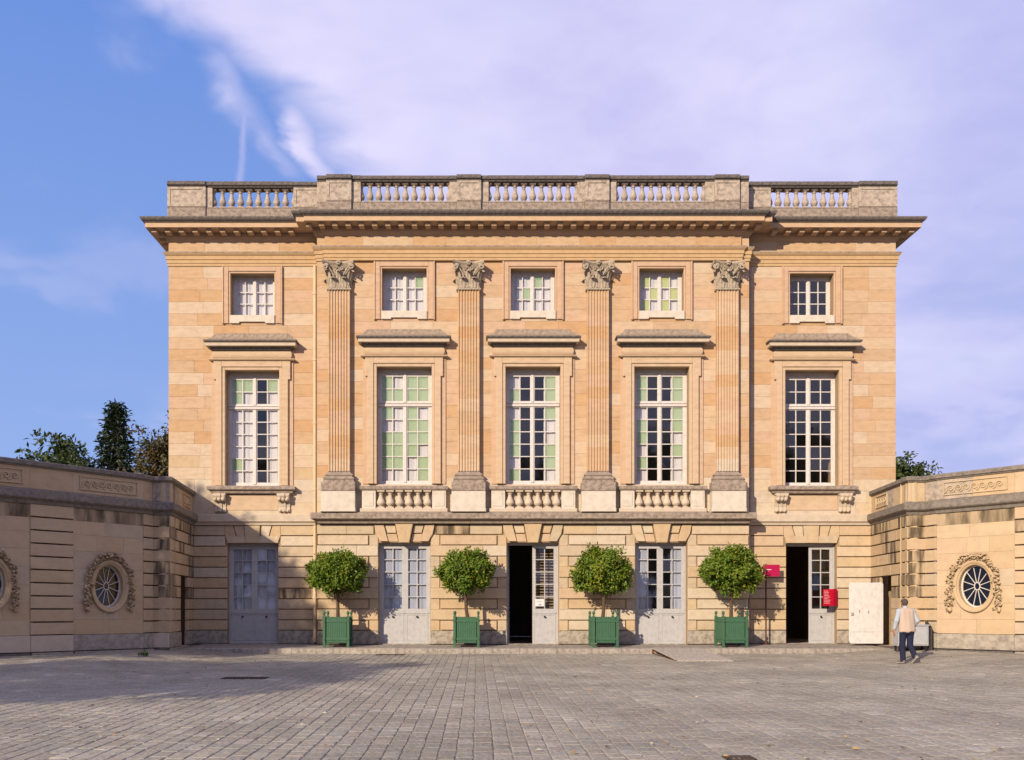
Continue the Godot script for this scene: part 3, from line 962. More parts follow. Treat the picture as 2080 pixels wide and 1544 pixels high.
func capital(pl: Node3D) -> void:
	if not meshes.has("capital"):
		var g := Geo.new()
		# bell
		g.sweep(pv([-0.35, 0.0, -0.35, 0.19, 0.35, 0.19, 0.35, 0.0]), pv([0.0, 11.62, 0.0, 12.05, 0.03, 12.25, 0.10, 12.36]))
		# abacus with hollow front
		var top := PackedVector2Array()
		for k in 11:
			var t := float(k) / 10 * 2 - 1
			top.append(Vector2(t * 0.50, 0.27 + 0.20 * t * t))
		for yy in [[12.36, 12.41, 0.03], [12.41, 12.465, 0.0]]:
			for k in 10:
				var a := top[k]; var b := top[k + 1]
				var i: float = yy[2]
				g.quad(Vector3(a.x, yy[0], a.y - i), Vector3(b.x, yy[0], b.y - i), Vector3(b.x, yy[1], b.y), Vector3(a.x, yy[1], a.y))
				g.quad(Vector3(a.x, yy[0], -0.02), Vector3(b.x, yy[0], -0.02), Vector3(b.x, yy[0], b.y - i), Vector3(a.x, yy[0], a.y - i))
			for s in [-1.0, 1.0]:
				var q := [Vector3(s * 0.5, yy[0], -0.02), Vector3(s * 0.5, yy[0], 0.47 - yy[2]), Vector3(s * 0.5, yy[1], 0.47), Vector3(s * 0.5, yy[1], -0.02)]
				if s < 0: g.quad(q[0], q[1], q[2], q[3])
				else: g.quad(q[1], q[0], q[3], q[2])
		# lower leaves
		for x in [-0.18, 0.18]: acanthus(g, at(x, 11.63, 0.18), 0.34, 0.31, 0.19)
		for s in [-1.0, 1.0]: acanthus(g, Transform3D(Basis(Vector3.UP, s * PI / 2), Vector3(s * 0.33, 11.63, 0.06)), 0.34, 0.22, 0.16)
		# upper leaves
		acanthus(g, at(0, 11.66, 0.16), 0.56, 0.28, 0.24)
		for s in [-1.0, 1.0]: acanthus(g, Transform3D(Basis(Vector3.UP, s * PI / 4), Vector3(s * 0.30, 11.66, 0.14)), 0.56, 0.26, 0.26)
		# corner volutes and the small inner ones
		for s in [-1.0, 1.0]:
			var pts := PackedVector3Array(); var rad := PackedFloat32Array()
			for k in 5:
				var t := float(k) / 4
				pts.append(Vector3(s * (0.14 + 0.20 * t), 12.02 + 0.28 * t, 0.25 + 0.08 * t)); rad.append(0.028)
			for k in 22:
				var t := float(k) / 21
				var a := PI * 0.85 - t * TAU * 1.5
				var r := 0.10 * (1 - 0.8 * t)
				pts.append(Vector3(s * (0.41 + r * cos(a)), 12.265 + r * sin(a), 0.36 + 0.03 * t)); rad.append(0.032)
			g.tube(pts, rad, 6)
			pts = PackedVector3Array(); rad = PackedFloat32Array()
			for k in 16:
				var t := float(k) / 15
				var a := -PI * 0.6 + t * TAU * 1.2
				var r := 0.06 * (1 - 0.75 * t)
				pts.append(Vector3(s * (0.10 + r * cos(a)), 12.26 + r * sin(a), 0.26)); rad.append(0.02)
			g.tube(pts, rad, 5)
		# flower on the abacus
		var r2 := RandomNumberGenerator.new(); r2.seed = 4
		for k in 6:
			var a := TAU * k / 6
			g.lump(Vector3(0.055 * cos(a), 12.42 + 0.055 * sin(a), 0.31), Vector3(0.045, 0.045, 0.05), r2, 4, 6)
		g.lump(Vector3(0, 12.42, 0.34), Vector3(0.04, 0.04, 0.05), r2, 4, 6)
		meshes.capital = g.mesh()
	put(pl, "capital", meshes.capital, M.capital)

func baluster_mesh(h: float, r: float, key: String) -> Mesh:
	if not meshes.has(key):
		var g := Geo.new()
		var f := [[0.9, 0.0], [0.9, 0.09], [0.62, 0.11], [0.5, 0.14], [0.75, 0.19], [0.98, 0.27], [1.0, 0.33], [0.9, 0.42], [0.66, 0.54], [0.48, 0.68], [0.42, 0.78], [0.58, 0.80], [0.58, 0.83], [0.45, 0.85], [0.62, 0.89], [0.85, 0.92], [0.85, 1.0]]
		var prof := PackedVector2Array()
		for q in f: prof.append(Vector2(q[0] * r, q[1] * h))
		g.lathe(Vector3.ZERO, prof, 14)
		g.box(Vector3(-r * 0.92, 0, -r * 0.92), Vector3(r * 0.92, h * 0.085, r * 0.92))
		g.box(Vector3(-r * 0.88, h * 0.925, -r * 0.88), Vector3(r * 0.88, h, r * 0.88))
		meshes[key] = g.mesh()
	return meshes[key]

func balcony(p: Node3D, i: int) -> void:
	var b := part(p, "window_balustrade", at(BAYS[i], 0, P))
	var g := Geo.new()
	g.sweep(pv([-1.40, 0.0, -1.40, 0.22, 1.40, 0.22, 1.40, 0.0]), pv([-0.03, 5.02, 0.0, 5.03, 0.03, 5.06, 0.04, 5.08, 0.04, 5.155, 0.02, 5.175, -0.18, 5.18]))
	geo(b, "rail", g, M.weather)
	g = Geo.new()
	g.block(Vector3(-1.43, 4.31, -0.04), Vector3(1.43, 4.44, 0.26), 0.02)
	geo(b, "base", g, M.pale)
	for s in [-1.0, 1.0]:
		g = Geo.new()
		g.block(Vector3(minf(s * 0.92, s * 1.37), 4.44, -0.04), Vector3(maxf(s * 0.92, s * 1.37), 5.03, 0.20), 0.006)
		g.block(Vector3(minf(s * 0.99, s * 1.32), 4.51, 0.19), Vector3(maxf(s * 0.99, s * 1.32), 4.97, 0.215), 0.01)
		geo(b, "end_block", g, M.cream)
	for k in 6:
		put(b, "baluster", baluster_mesh(0.59, 0.138, "balcony baluster"), M.pale, at(-0.76 + 0.304 * k, 4.44, 0.10))

func entablature(p: Node3D) -> void:
	var en := part(p, "entablature")
	var g := Geo.new()
	g.sweep(entab_path(), pv([-0.1, 12.57, 0.03, 12.571, 0.03, 12.66, 0.05, 12.662, 0.05, 12.775, 0.075, 12.777, 0.075, 12.89, 0.09, 12.90, 0.13, 12.95, 0.14, 12.97]))
	geo(en, "architrave", g, M.stone)
	g = Geo.new()
	g.sweep(entab_path(), pv([0.14, 12.971, 0.145, 13.01, 0.0, 13.03]))
	geo(en, "architrave_fillet", g, M.weather)
	# frieze stones
	for seg in [[-HW, -BW, 0.0], [-BW, -6.82, P], [-6.82, 6.82, P + 0.07], [6.82, BW, P], [BW, HW, 0.0]]:
		course(en, "frieze_stone", Transform3D.IDENTITY, seg[0], seg[1], 13.02, 13.44, seg[2] + 0.005, 0.1, 0.003, 0.0, 0.002, 1.35, [], [U[0], U[1], U[2], U[7], U[0]])
	g = Geo.new()
	for s in [-1.0, 1.0]:
		g.box(Vector3(minf(s * BW, s * (BW - 0.1)), 13.02, -0.02), Vector3(maxf(s * BW, s * (BW - 0.1)) + 0.0, 13.44, P - 0.005))
		g.box(Vector3(minf(s * (HW - 0.003), s * (HW - 0.1)), 13.02, -8.9), Vector3(maxf(s * (HW - 0.003), s * (HW - 0.1)), 13.44, -0.01))
	geo(en, "frieze_return", g, U[1])
	g = Geo.new()
	g.sweep(entab_path(), pv([0.0, 13.40, 0.03, 13.41, 0.06, 13.44, 0.08, 13.475, 0.085, 13.49, 0.12, 13.495, 0.12, 13.64]))
	geo(en, "bed_moulding", g, U[5])
	g = Geo.new()
	g.sweep(entab_path(), pv([0.10, 13.640, 0.56, 13.655, 0.565, 13.64, 0.58, 13.64, 0.58, 13.775, 0.60, 13.785]))
	geo(en, "corona", g, U[1])
	g = Geo.new()
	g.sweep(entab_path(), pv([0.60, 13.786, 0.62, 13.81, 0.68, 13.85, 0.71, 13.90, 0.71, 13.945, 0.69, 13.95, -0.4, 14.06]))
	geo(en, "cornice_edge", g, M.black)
	# modillions
	var mm := Geo.new()
	mm.block(Vector3(-0.085, 13.535, 0.1), Vector3(0.085, 13.638, 0.43), 0.012)
	mm.box(Vector3(-0.095, 13.618, 0.1), Vector3(0.095, 13.6375, 0.44))
	var mesh := mm.mesh()
	var rows := [[-12.45, -7.95, 0.0, 11], [-6.86, 6.86, P + 0.07, 33], [7.95, 12.45, 0.0, 11]]
	for r in rows:
		for k in r[3]:
			put(en, "modillion", mesh, U[1], at(lerpf(r[0], r[1], float(k) / (r[3] - 1)), 0, r[2]))
	for s in [-1.0, 1.0]: # one on each return of the break
		put(en, "modillion", mesh, U[1], at(s * 7.29, 0, P))
		for k in 8: put(en, "modillion", mesh, U[1], Transform3D(Basis(Vector3.UP, s * PI / 2), Vector3(s * HW, 0, 0.05 - 0.43 * k)))

func roof_balustrade(p: Node3D) -> void:
	var b := part(p, "roof_balustrade")
	var y0 := 13.9; var y1 := 14.55; var y2 := 15.2; var y3 := 15.39
	# spans: x0, x1, z of the face, what
	for s in [-1.0, 1.0]:
		var seg := func(a: float, c: float) -> Array: return [minf(s * a, s * c), maxf(s * a, s * c)]
		# side ranges
		for q in [[10.86, 12.14, 0.03, "die"], [10.66, 10.86, -0.02, "die"], [7.95, 10.66, -0.02, "rail"], [7.09, 7.95, -0.02, "die"]]:
			var x: Array = seg.call(q[0], q[1])
			roof_piece(b, x[0], x[1], q[2], q[3], 8, y0, y1, y2, y3)
		for q in [[6.78, 7.09, P - 0.03, "die"], [5.95, 6.775, P + 0.05, "die"], [5.66, 5.95, P - 0.03, "die"], [2.74, 5.66, P - 0.03, "rail"], [2.50, 2.74, P - 0.03, "die"], [1.70, 2.50, P + 0.05, "die"], [1.46, 1.70, P - 0.03, "die"]]:
			var x: Array = seg.call(q[0], q[1])
			roof_piece(b, x[0], x[1], q[2], q[3], 9, y0, y1, y2, y3)
	roof_piece(b, -1.46, 1.46, P - 0.03, "rail", 9, y0, y1, y2, y3)
	# side returns of the parapet
	for s in [-1.0, 1.0]:
		var g := Geo.new()
		g.box(Vector3(minf(s * 12.11, s * 11.75), y0, -9.0), Vector3(maxf(s * 12.11, s * 11.75), y2, -0.4))
		geo(b, "side_parapet", g, M.parapet)

func roof_piece(b: Node3D, x0: float, x1: float, z: float, what: String, count: int, y0: float, y1: float, y2: float, y3: float) -> void:
	var g := Geo.new()
	g.block(Vector3(x0, y0, z - 0.36), Vector3(x1, y1 - 0.05, z + 0.03), 0.012)
	g.block(Vector3(x0, y1 - 0.05, z - 0.35), Vector3(x1, y1, z + 0.015), 0.015)
	geo(b, "plinth", g, M.weather)
	g = Geo.new()
	g.block(Vector3(x0, y2, z - 0.36), Vector3(x1, y2 + 0.05, z + 0.02), 0.012)
	g.block(Vector3(x0, y2 + 0.05, z - 0.4), Vector3(x1, y3 - 0.05, z + 0.075), 0.02)
	g.box(Vector3(x0, y3 - 0.05, z - 0.36), Vector3(x1, y3 - rng.randf_range(0.0, 0.012), z + 0.05))
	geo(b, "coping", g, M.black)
	if what == "die":
		g = Geo.new()
		var w := x1 - x0
		g.box(Vector3(x0 + 0.0, y1, z - 0.34), Vector3(x1, y2, z))
		if w > 0.5:
			var m := 0.10
			# sunk panel: a raised border of four strips
			g.block(Vector3(x0, y1, z), Vector3(x0 + m, y2, z + 0.022), 0.006)
			g.block(Vector3(x1 - m, y1, z), Vector3(x1, y2, z + 0.022), 0.006)
			g.block(Vector3(x0 + m, y1, z), Vector3(x1 - m, y1 + 0.12, z + 0.021), 0.006)
			g.block(Vector3(x0 + m, y2 - 0.08, z), Vector3(x1 - m, y2, z + 0.021), 0.006)
		geo(b, "pedestal", g, M.parapet)
	else:
		var n := count + 1
		for k in n + 1:
			put(b, "baluster", baluster_mesh(y2 - y1, 0.115, "roof baluster"), M.parapet, at(x0 + (x1 - x0) * k / n, y1, z - 0.17))

# ---------------------------------------------------------------- curved courtyard walls
const WING := [11.3, 0.0, 10.95, 3.4, 11.45, 3.4, 11.58, 3.85, 12.9, 5.5, 13.65, 6.4, 15.05, 7.95, 15.9, 8.8, 17.4, 10.2]

func ellipse(cx: float, cy: float, a: float, b: float, n := 28) -> PackedVector2Array:
	var r := PackedVector2Array()
	for k in n: r.append(Vector2(cx + a * cos(TAU * k / n), cy + b * sin(TAU * k / n)))
	return r

func ellipse_ring(g: Geo, c: Vector2, prof: PackedVector2Array, n := 40) -> void:
	# prof: (grow of the half axes, z), from the inner edge to the outer one; half axes 0.43 and 0.60 grow by it
	for k in n:
		for j in prof.size() - 1:
			var q := []
			for e in [[k, j], [k + 1, j], [k + 1, j + 1], [k, j + 1]]:
				var t: float = TAU * e[0] / n
				var pr: Vector2 = prof[e[1]]
				q.append(Vector3(c.x + (0.43 + pr.x) * cos(t), c.y + (0.60 + pr.x) * sin(t), pr.y))
			g.quad(q[0], q[3], q[2], q[1])

func courtyard_wall(s: float, label: String, called: String) -> void:
	rng.seed = 31 if s > 0 else 47
	var wing := thing(called, label, "wall")
	var v := PackedVector2Array()
	for k in range(0, WING.size(), 2): v.append(Vector2(WING[k] * s, WING[k + 1]))
	var kinds := ["door", "rust", "rust", "bay", "rust", "bay", "rust", "bay"]
	var path := v.duplicate()
	if s < 0: path.reverse()
	# heavy continuous mouldings
	for q in [["string_course", M.ledge, pv([-0.05, 3.93, 0.05, 3.94, 0.08, 4.02, 0.16, 4.06, 0.19, 4.09, 0.19, 4.27, 0.15, 4.30, 0.0, 4.34, -0.1, 4.35])], ["coping", M.ledge, pv([-0.05, 4.90, 0.03, 4.91, 0.05, 4.94, 0.09, 4.96, 0.09, 5.05, 0.06, 5.08, -0.5, 5.10, -0.55, 4.93])]]:
		var g := Geo.new()
		g.sweep(path, q[2])
		geo(wing, q[0], g, q[1])
	var tones: Array = WINGTONE
	for k in kinds.size():
		var a := v[k]; var b := v[k + 1]
		var t := (b - a).normalized()
		var up := Vector3.UP
		var x := Vector3(t.x, 0, t.y)
		var n := x.cross(up)
		var from := a
		if n.dot(Vector3(-a.x, 0, 14.0 - a.y)) < 0.0:
			x = -x; n = -n; from = b
		var xf := Transform3D(Basis(x, up, n), Vector3(from.x, 0, from.y))
		var w := a.distance_to(b)
		var rust: bool = kinds[k] != "bay"
		var holes := []
		if kinds[k] == "door":
			# the doorway lies 0.9 to 2.0 m from the palace
			holes = [[0.92, 0.0, 2.02, 2.2]] if from == a else [[w - 2.02, 0.0, w - 0.92, 2.2]]
		var g := Geo.new()
		core(g, 0.0, w, -0.5, 4.95, -0.5, -0.07, holes if rust else [[w / 2 - 0.5, 1.1, w / 2 + 0.5, 2.5]])
		geo(wing, "wall_core", g, M.joint)
		# footing and plinth
		course(wing, "footing_stone", xf, 0.02, w - 0.02, -0.4, -0.01 if k > 0 else 0.0, 0.075, 0.2, 0.006, 0.01, 0.012, 1.1, holes, [M.plinth, M.black])
		course(wing, "plinth_stone", xf, 0.0, w, 0.0, 0.45, 0.055, 0.14, 0.006, 0.02, 0.010, 1.5, holes, [M.plinth, M.pale, M.plinth])
		if rust:
			for j in 10:
				var y := 0.45 + 0.35 * j
				var tn: Array = tones if j < 8 else tones + [M.streak, M.streak]
				if (k == 1 or k == 0) and j > 2: tn = [M.streak, L[0], L[2]] if k == 0 else [M.streak, M.streak, L[4]]
				course(wing, "rusticated_stone", xf, 0.0, w, y, y + 0.35, 0.03, 0.1, 0.005, 0.036, 0.010, 1.0 if k > 0 else 0.9, holes, tn, float(j % 2))
		else:
			var j := 0
			for row in [[0.45, 0.86], [0.86, 1.32], [1.32, 1.80], [1.80, 2.28], [2.28, 2.75], [2.75, 3.20], [3.20, 3.58], [3.58, 3.94]]:
				j += 1
				var cuts := [0.0]
				var m := 3 if j % 2 == 0 else 2
				for e in range(1, m): cuts.append(w * e / m + rng.randf_range(-0.15, 0.15))
				cuts.append(w)
				for e in m:
					var poly := pv([cuts[e] + 0.002, row[0] + 0.002, cuts[e + 1] - 0.002, row[0] + 0.002, cuts[e + 1] - 0.002, row[1] - 0.002, cuts[e] + 0.002, row[1] - 0.002])
					for piece in Geometry2D.clip_polygons(poly, ellipse(w / 2, 1.80, 0.56, 0.73)):
						if piece.size() < 3: continue
						g = Geo.new()
						g.slab(piece, -0.07, rng.randf_range(-0.002, 0.002), 0.0)
						geo(wing, "ashlar_stone", g, tones[rng.randi() % tones.size()] if j < 8 else M.streak, xf)
			if k == 3 or k == 5: oval_window(wing, xf * at(w / 2, 1.80, 0.0), s)
		# parapet, with a panel of running scrolls over the bays
		course(wing, "parapet_stone", xf, 0.0, w, 4.34, 4.92, 0.0, 0.08, 0.004, 0.004, 0.003, 1.2, [], [L[0], L[2], M.parapet])
		if kinds[k] == "bay" or k == 0:
			scroll_panel(wing, xf, 0.18 if k > 0 else w - 1.6 if from == b else 0.5, w - 0.18 if k > 0 else w - 0.5 if from == b else 1.6, tones[0])
		if kinds[k] == "door":
			var h: Array = holes[0]
			g = Geo.new()
			g.box(Vector3(h[0] - 0.05, 0, -0.6), Vector3(h[2] + 0.05, 2.25, -0.5))
			g.box(Vector3(h[0], -0.05, -0.5), Vector3(h[2], -0.004, 0.0))
			geo(wing, "door_recess", g, L[4], xf)
			if s > 0: open_door(wing)
	# the wall's back and the masonry inside its corners
	var gb := Geo.new()
	for k in range(1, v.size() - 1):
		var d1 := (v[k] - v[k - 1]).normalized(); var d2 := (v[k + 1] - v[k]).normalized()
		var nn := (Vector2(-d1.y, d1.x) + Vector2(-d2.y, d2.x)).normalized()
		if nn.dot(Vector2(-v[k].x, 14.0 - v[k].y)) > 0.0: nn = -nn
		var c := v[k] + nn * 0.27
		gb.tube(PackedVector3Array([Vector3(c.x, -0.4, c.y), Vector3(c.x, 4.93, c.y)]), PackedFloat32Array([0.21, 0.21]), 8)
	for k in v.size() - 1:
		if kinds[k] == "bay": continue
		var a := v[k]; var b := v[k + 1]
		var d := (b - a).normalized()
		var nn := Vector2(-d.y, d.x)
		if nn.dot(Vector2(-a.x, 14.0 - a.y)) > 0.0: nn = -nn
		var p0 := a + nn * 0.52; var p1 := b + nn * 0.52
		gb.quad(Vector3(p0.x, -0.5, p0.y), Vector3(p1.x, -0.5, p1.y), Vector3(p1.x, 5.0, p1.y), Vector3(p0.x, 5.0, p0.y))
	geo(wing, "back_face", gb, L[0])

func scroll_panel(wing: Node3D, xf: Transform3D, x0: float, x1: float, mat: Material) -> void:
	var g := Geo.new()
	for q in [[x0, 4.44, x1, 4.47], [x0, 4.80, x1, 4.83]]: g.block(Vector3(q[0], q[1], -0.01), Vector3(q[2], q[3], 0.035), 0.008)
	for q in [[x0, 4.47, x0 + 0.03, 4.80], [x1 - 0.03, 4.47, x1, 4.80]]: g.block(Vector3(q[0], q[1], -0.01), Vector3(q[2], q[3], 0.034), 0.008)
	var n := maxi(2, int((x1 - x0 - 0.1) / 0.21))
	for k in n:
		var cx := x0 + 0.1 + (x1 - x0 - 0.2) * (k + 0.5) / n
		var pts := PackedVector3Array(); var rad := PackedFloat32Array()
		pts.append(Vector3(cx - 0.17, 4.52, 0.012)); rad.append(0.02)
		pts.append(Vector3(cx - 0.11, 4.56, 0.014)); rad.append(0.022)
		for j in 18:
			var t := float(j) / 17
			var a := PI - t * TAU * 1.35
			var r := 0.095 * (1 - 0.8 * t)
			pts.append(Vector3(cx + r * cos(a), 4.63 + r * sin(a), 0.014)); rad.append(0.022 - 0.006 * t)
		g.tube(pts, rad, 5, false)
	geo(wing, "scroll_panel", g, mat, xf)

func oval_window(wing: Node3D, xf: Transform3D, s: float) -> void:
	var w := part(wing, "oval_window", xf)
	var st: Material = L[2]
	var g := Geo.new()
	ellipse_ring(g, Vector2.ZERO, pv([0.0, -0.20, 0.0, 0.02, 0.02, 0.04, 0.05, 0.045, 0.055, 0.07, 0.10, 0.09, 0.135, 0.085, 0.15, 0.06, 0.15, -0.05]))
	geo(w, "moulded_ring", g, st)
	g = Geo.new()
	ellipse_ring(g, Vector2.ZERO, pv([-0.04, -0.19, -0.04, -0.14, 0.004, -0.14, 0.004, -0.19]))
	var hub := []
	for k in 12:
		var t := TAU * (k + 0.5) / 12
		var a := Vector3(0.065 * cos(t), 0.09 * sin(t), -0.165); var b := Vector3(0.41 * cos(t), 0.58 * sin(t), -0.165)
		g.tube(PackedVector3Array([a, b]), PackedFloat32Array([0.014, 0.014]), 4)
	for k in 20:
		var t0 := TAU * k / 20; var t1 := TAU * (k + 1) / 20
		g.tube(PackedVector3Array([Vector3(0.075 * cos(t0), 0.105 * sin(t0), -0.16), Vector3(0.075 * cos(t1), 0.105 * sin(t1), -0.16)]), PackedFloat32Array([0.018, 0.018]), 4, false)
	geo(w, "spoked_frame", g, M.wood)
	g = Geo.new()
	g.slab(ellipse(0, 0, 0.43, 0.60, 32), -0.182, -0.178)
	geo(w, "pane", g, M.glass)
	g = Geo.new()
	# the small room behind it
	g.box(Vector3(-1.1, -1.8, -5.6), Vector3(1.1, 1.6, -5.5))
	for sd in [-1.0, 1.0]: g.box(Vector3(minf(sd * 1.1, sd * 1.2), -1.8, -5.6), Vector3(maxf(sd * 1.1, sd * 1.2), 1.6, -0.51))
	g.box(Vector3(-1.2, 1.6, -5.6), Vector3(1.2, 1.7, -0.51))
	g.box(Vector3(-1.2, -1.9, -5.6), Vector3(1.2, -1.8, -0.51))
	geo(w, "room", g, M.plaster)
	# garland of leaves and fruit
	g = Geo.new()
	var r2 := RandomNumberGenerator.new(); r2.seed = 77
	for sd in [-1.0, 1.0]:
		for k in 26:
			var t := float(k) / 25
			var c: Vector3
			if t < 0.42:
				var a := PI / 2 - t / 0.42 * 1.0
				c = Vector3(sd * 0.665 * cos(a) , 0.835 * sin(a), 0.05)
			else:
				var u := (t - 0.42) / 0.58
				c = Vector3(sd * (0.565 + 0.11 * sin(u * 1.7)), 0.45 - u * 1.06, 0.05)
			for j in 3:
				var tilt := Basis(Vector3(0, 0, 1), r2.randf() * TAU) * Basis(Vector3.RIGHT, r2.randf_range(-0.2, 0.5))
				acanthus(g, Transform3D(tilt, c + Vector3(r2.randf_range(-0.04, 0.04), r2.randf_range(-0.04, 0.04), -0.04)), r2.randf_range(0.09, 0.14), 0.095, 0.11)
			g.lump(c + Vector3(r2.randf_range(-0.05, 0.05), r2.randf_range(-0.04, 0.04), 0.03), Vector3.ONE * r2.randf_range(0.025, 0.045), r2, 4, 6)
		g.lump(Vector3(sd * 0.665, -0.66, 0.05), Vector3(0.06, 0.09, 0.06), r2, 5, 8)
	for k in 16:
		var tilt := Basis(Vector3(0, 0, 1), r2.randf_range(-1.2, 1.2)) * Basis(Vector3.RIGHT, r2.randf_range(0.0, 0.5))
		acanthus(g, Transform3D(tilt, Vector3(r2.randf_range(-0.34, 0.34), 0.80 + r2.randf_range(-0.04, 0.05), 0.0)), r2.randf_range(0.12, 0.18), 0.12, 0.14)
	geo(w, "garland", g, L[0])

func open_door(wing: Node3D) -> void:
	var d := part(wing, "door", at(10.72, 0.02, 0.98))
	d.set_meta("label", "white plank door standing open against the palace front")
	var poly := PackedVector2Array()
	poly.append_array(pv([-0.55, 0.10, -0.50, 0.02, 0.53, 0.02, 0.55, 0.06, 0.55, 1.94, 0.50, 2.0, 0.1, 1.985, -0.49, 2.0, -0.55, 1.94]))
	var g := Geo.new()
	g.slab(poly, -0.04, 0.0, 0.008, true)
	geo(d, "leaf", g, M.chalk)
	g = Geo.new()
	g.block(Vector3(-0.545, 0.40, -0.001), Vector3(0.545, 0.424, 0.012), 0.005)
	geo(d, "weather_bar", g, M.chalk)
	g = Geo.new()
	g.block(Vector3(-0.49, 0.93, 0.0), Vector3(-0.41, 1.02, 0.03), 0.006)
	geo(d, "lock", g, M.plinth)
	for q in [[-0.24, 1.03], [0.05, 1.0]]:
		g = Geo.new()
		g.block(Vector3(q[0], q[1], 0.0), Vector3(q[0] + 0.03, q[1] + 0.09, 0.02), 0.005)
		geo(d, "bolt", g, M.plinth)

# ---------------------------------------------------------------- ground
func ground_y(x: float, z: float) -> float:
	return -0.197 - 0.0117 * z + 0.20 * smoothstep(8.6, 11.8, absf(x)) * (1.0 - smoothstep(9.0, 16.0, z))

func wing_x(z: float) -> float:
	# inner face of the courtyard wall at this distance
	for k in range(2, WING.size() - 2, 2):
		if z >= WING[k + 1] and z <= WING[k + 3] and WING[k + 3] > WING[k + 1]:
			return lerpf(WING[k], WING[k + 2], (z - WING[k + 1]) / (WING[k + 3] - WING[k + 1]))
	return 10.95 if z < 3.4 else 17.4 + (z - 10.2)

func courtyard() -> void:
	rng.seed = 5
	var base := Geo.new()
	var xs := [-260.0, -120.0, -60.0, -30.0, -22.0]
	for k in 41: xs.append(-20.0 + k)
	xs.append_array([22.0, 30.0, 60.0, 120.0, 260.0])
	var zs := [-380.0, -200.0, -90.0, -40.0, -15.0, -5.0]
	for k in 36: zs.append(float(k))
	zs.append_array([45.0, 70.0, 140.0])
	for i in xs.size() - 1:
		for j in zs.size() - 1:
			var q := []
			for e in [[0, 1], [1, 1], [1, 0], [0, 0]]:
				var x: float = xs[i + e[0]]; var z: float = zs[j + e[1]]
				q.append(Vector3(x, ground_y(x, clampf(z, 0.0, 34.0)) - 0.009, z))
			base.quad(q[0], q[1], q[2], q[3])
	var ground := put(self, "courtyard", base.mesh(), M.sand)
	tag(ground, "", "", "", "structure")
	# setts: rows that run towards the palace, their cross joints staggered
	var stones := []
	var x := -19.0
	while x < 19.0:
		var w := rng.randf_range(0.185, 0.225)
		var z := 2.42 + rng.randf_range(-0.12, 0.0)
		while z < 24.5:
			var d := rng.randf_range(0.22, 0.36)
			var c := Vector2(x + w / 2, z + d / 2)
			var dist := 31.0 - c.y
			if absf(c.x) < wing_x(c.y) - 0.12 and c.x > -1.82 - 0.513 * dist - 1.8 and c.x < -1.82 + 0.587 * dist + 1.8:
				stones.append([c.x, c.y, w, d])
			z += d
		x += w
	# the largest in the picture become separate parts
	var near := []
	for k in stones.size():
		var q: Array = stones[k]
		var dist: float = 31.0 - q[1]
		var px: float = (q[0] + 1.82) / dist
		if px > -0.505 and px < 0.58 and dist > 9.85: near.append([dist, k])
	near.sort_custom(func(a, b): return a[0] < b[0])
	var single := {}
	for k in mini(300, near.size()): single[near[k][1]] = true
	var tint := noise(0.35, 71, 4)
	var rest := Geo.new(); rest.colored = true
	for k in stones.size():
		var q: Array = stones[k]
		var g := rest
		if single.has(k):
			g = Geo.new(); g.colored = true
		var f := rng.randf_range(0.90, 1.07) * (1.0 + 0.30 * tint.get_noise_2d(q[0], q[1]))
		var warm := rng.randf_range(-0.02, 0.03)
		if rng.randf() < 0.05: f *= 1.22
		g.col = Color(0.375 * f * (1 + warm), 0.347 * f, 0.293 * f * (1 - warm))
		sett(g, q[0], q[1], q[2], q[3])
		if single.has(k): geo(ground, "paver", g, M.sett)
	var r := geo(ground, "pavers", rest, M.sett)
	r.set_meta("kind", "stuff")

func sett(g: Geo, x: float, z: float, w: float, d: float) -> void:
	var j := rng.randf_range(0.0, 0.004) + (0.006 if rng.randf() < 0.3 else 0.0); var jz := rng.randf_range(0.0, 0.002)
	var h := rng.randf_range(-0.002, 0.003)
	var tx := rng.randf_range(-0.012, 0.012); var tz := rng.randf_range(-0.012, 0.012)
	var o := []; var i := []
	var b := 0.011
	for e in [[-1, 1], [1, 1], [1, -1], [-1, -1]]:
		var px: float = x + e[0] * (w / 2 - j) + rng.randf_range(-0.006, 0.006); var pz: float = z + e[1] * (d / 2 - jz) + rng.randf_range(-0.006, 0.006)
		var y := ground_y(px, pz)
		o.append(Vector3(px, y - 0.009, pz))
		var ix: float = px - e[0] * b; var iz: float = pz - e[1] * b
		i.append(Vector3(ix, y + h + (ix - x) * tx + (iz - z) * tz, iz))
	var c: Vector3 = (i[0] + i[1] + i[2] + i[3]) / 4 + Vector3(0, 0.002, 0)
	for k in 4:
		var m := (k + 1) % 4
		g.tri(i[k], i[m], c)
		g.quad(o[k], o[m], i[m], i[k])

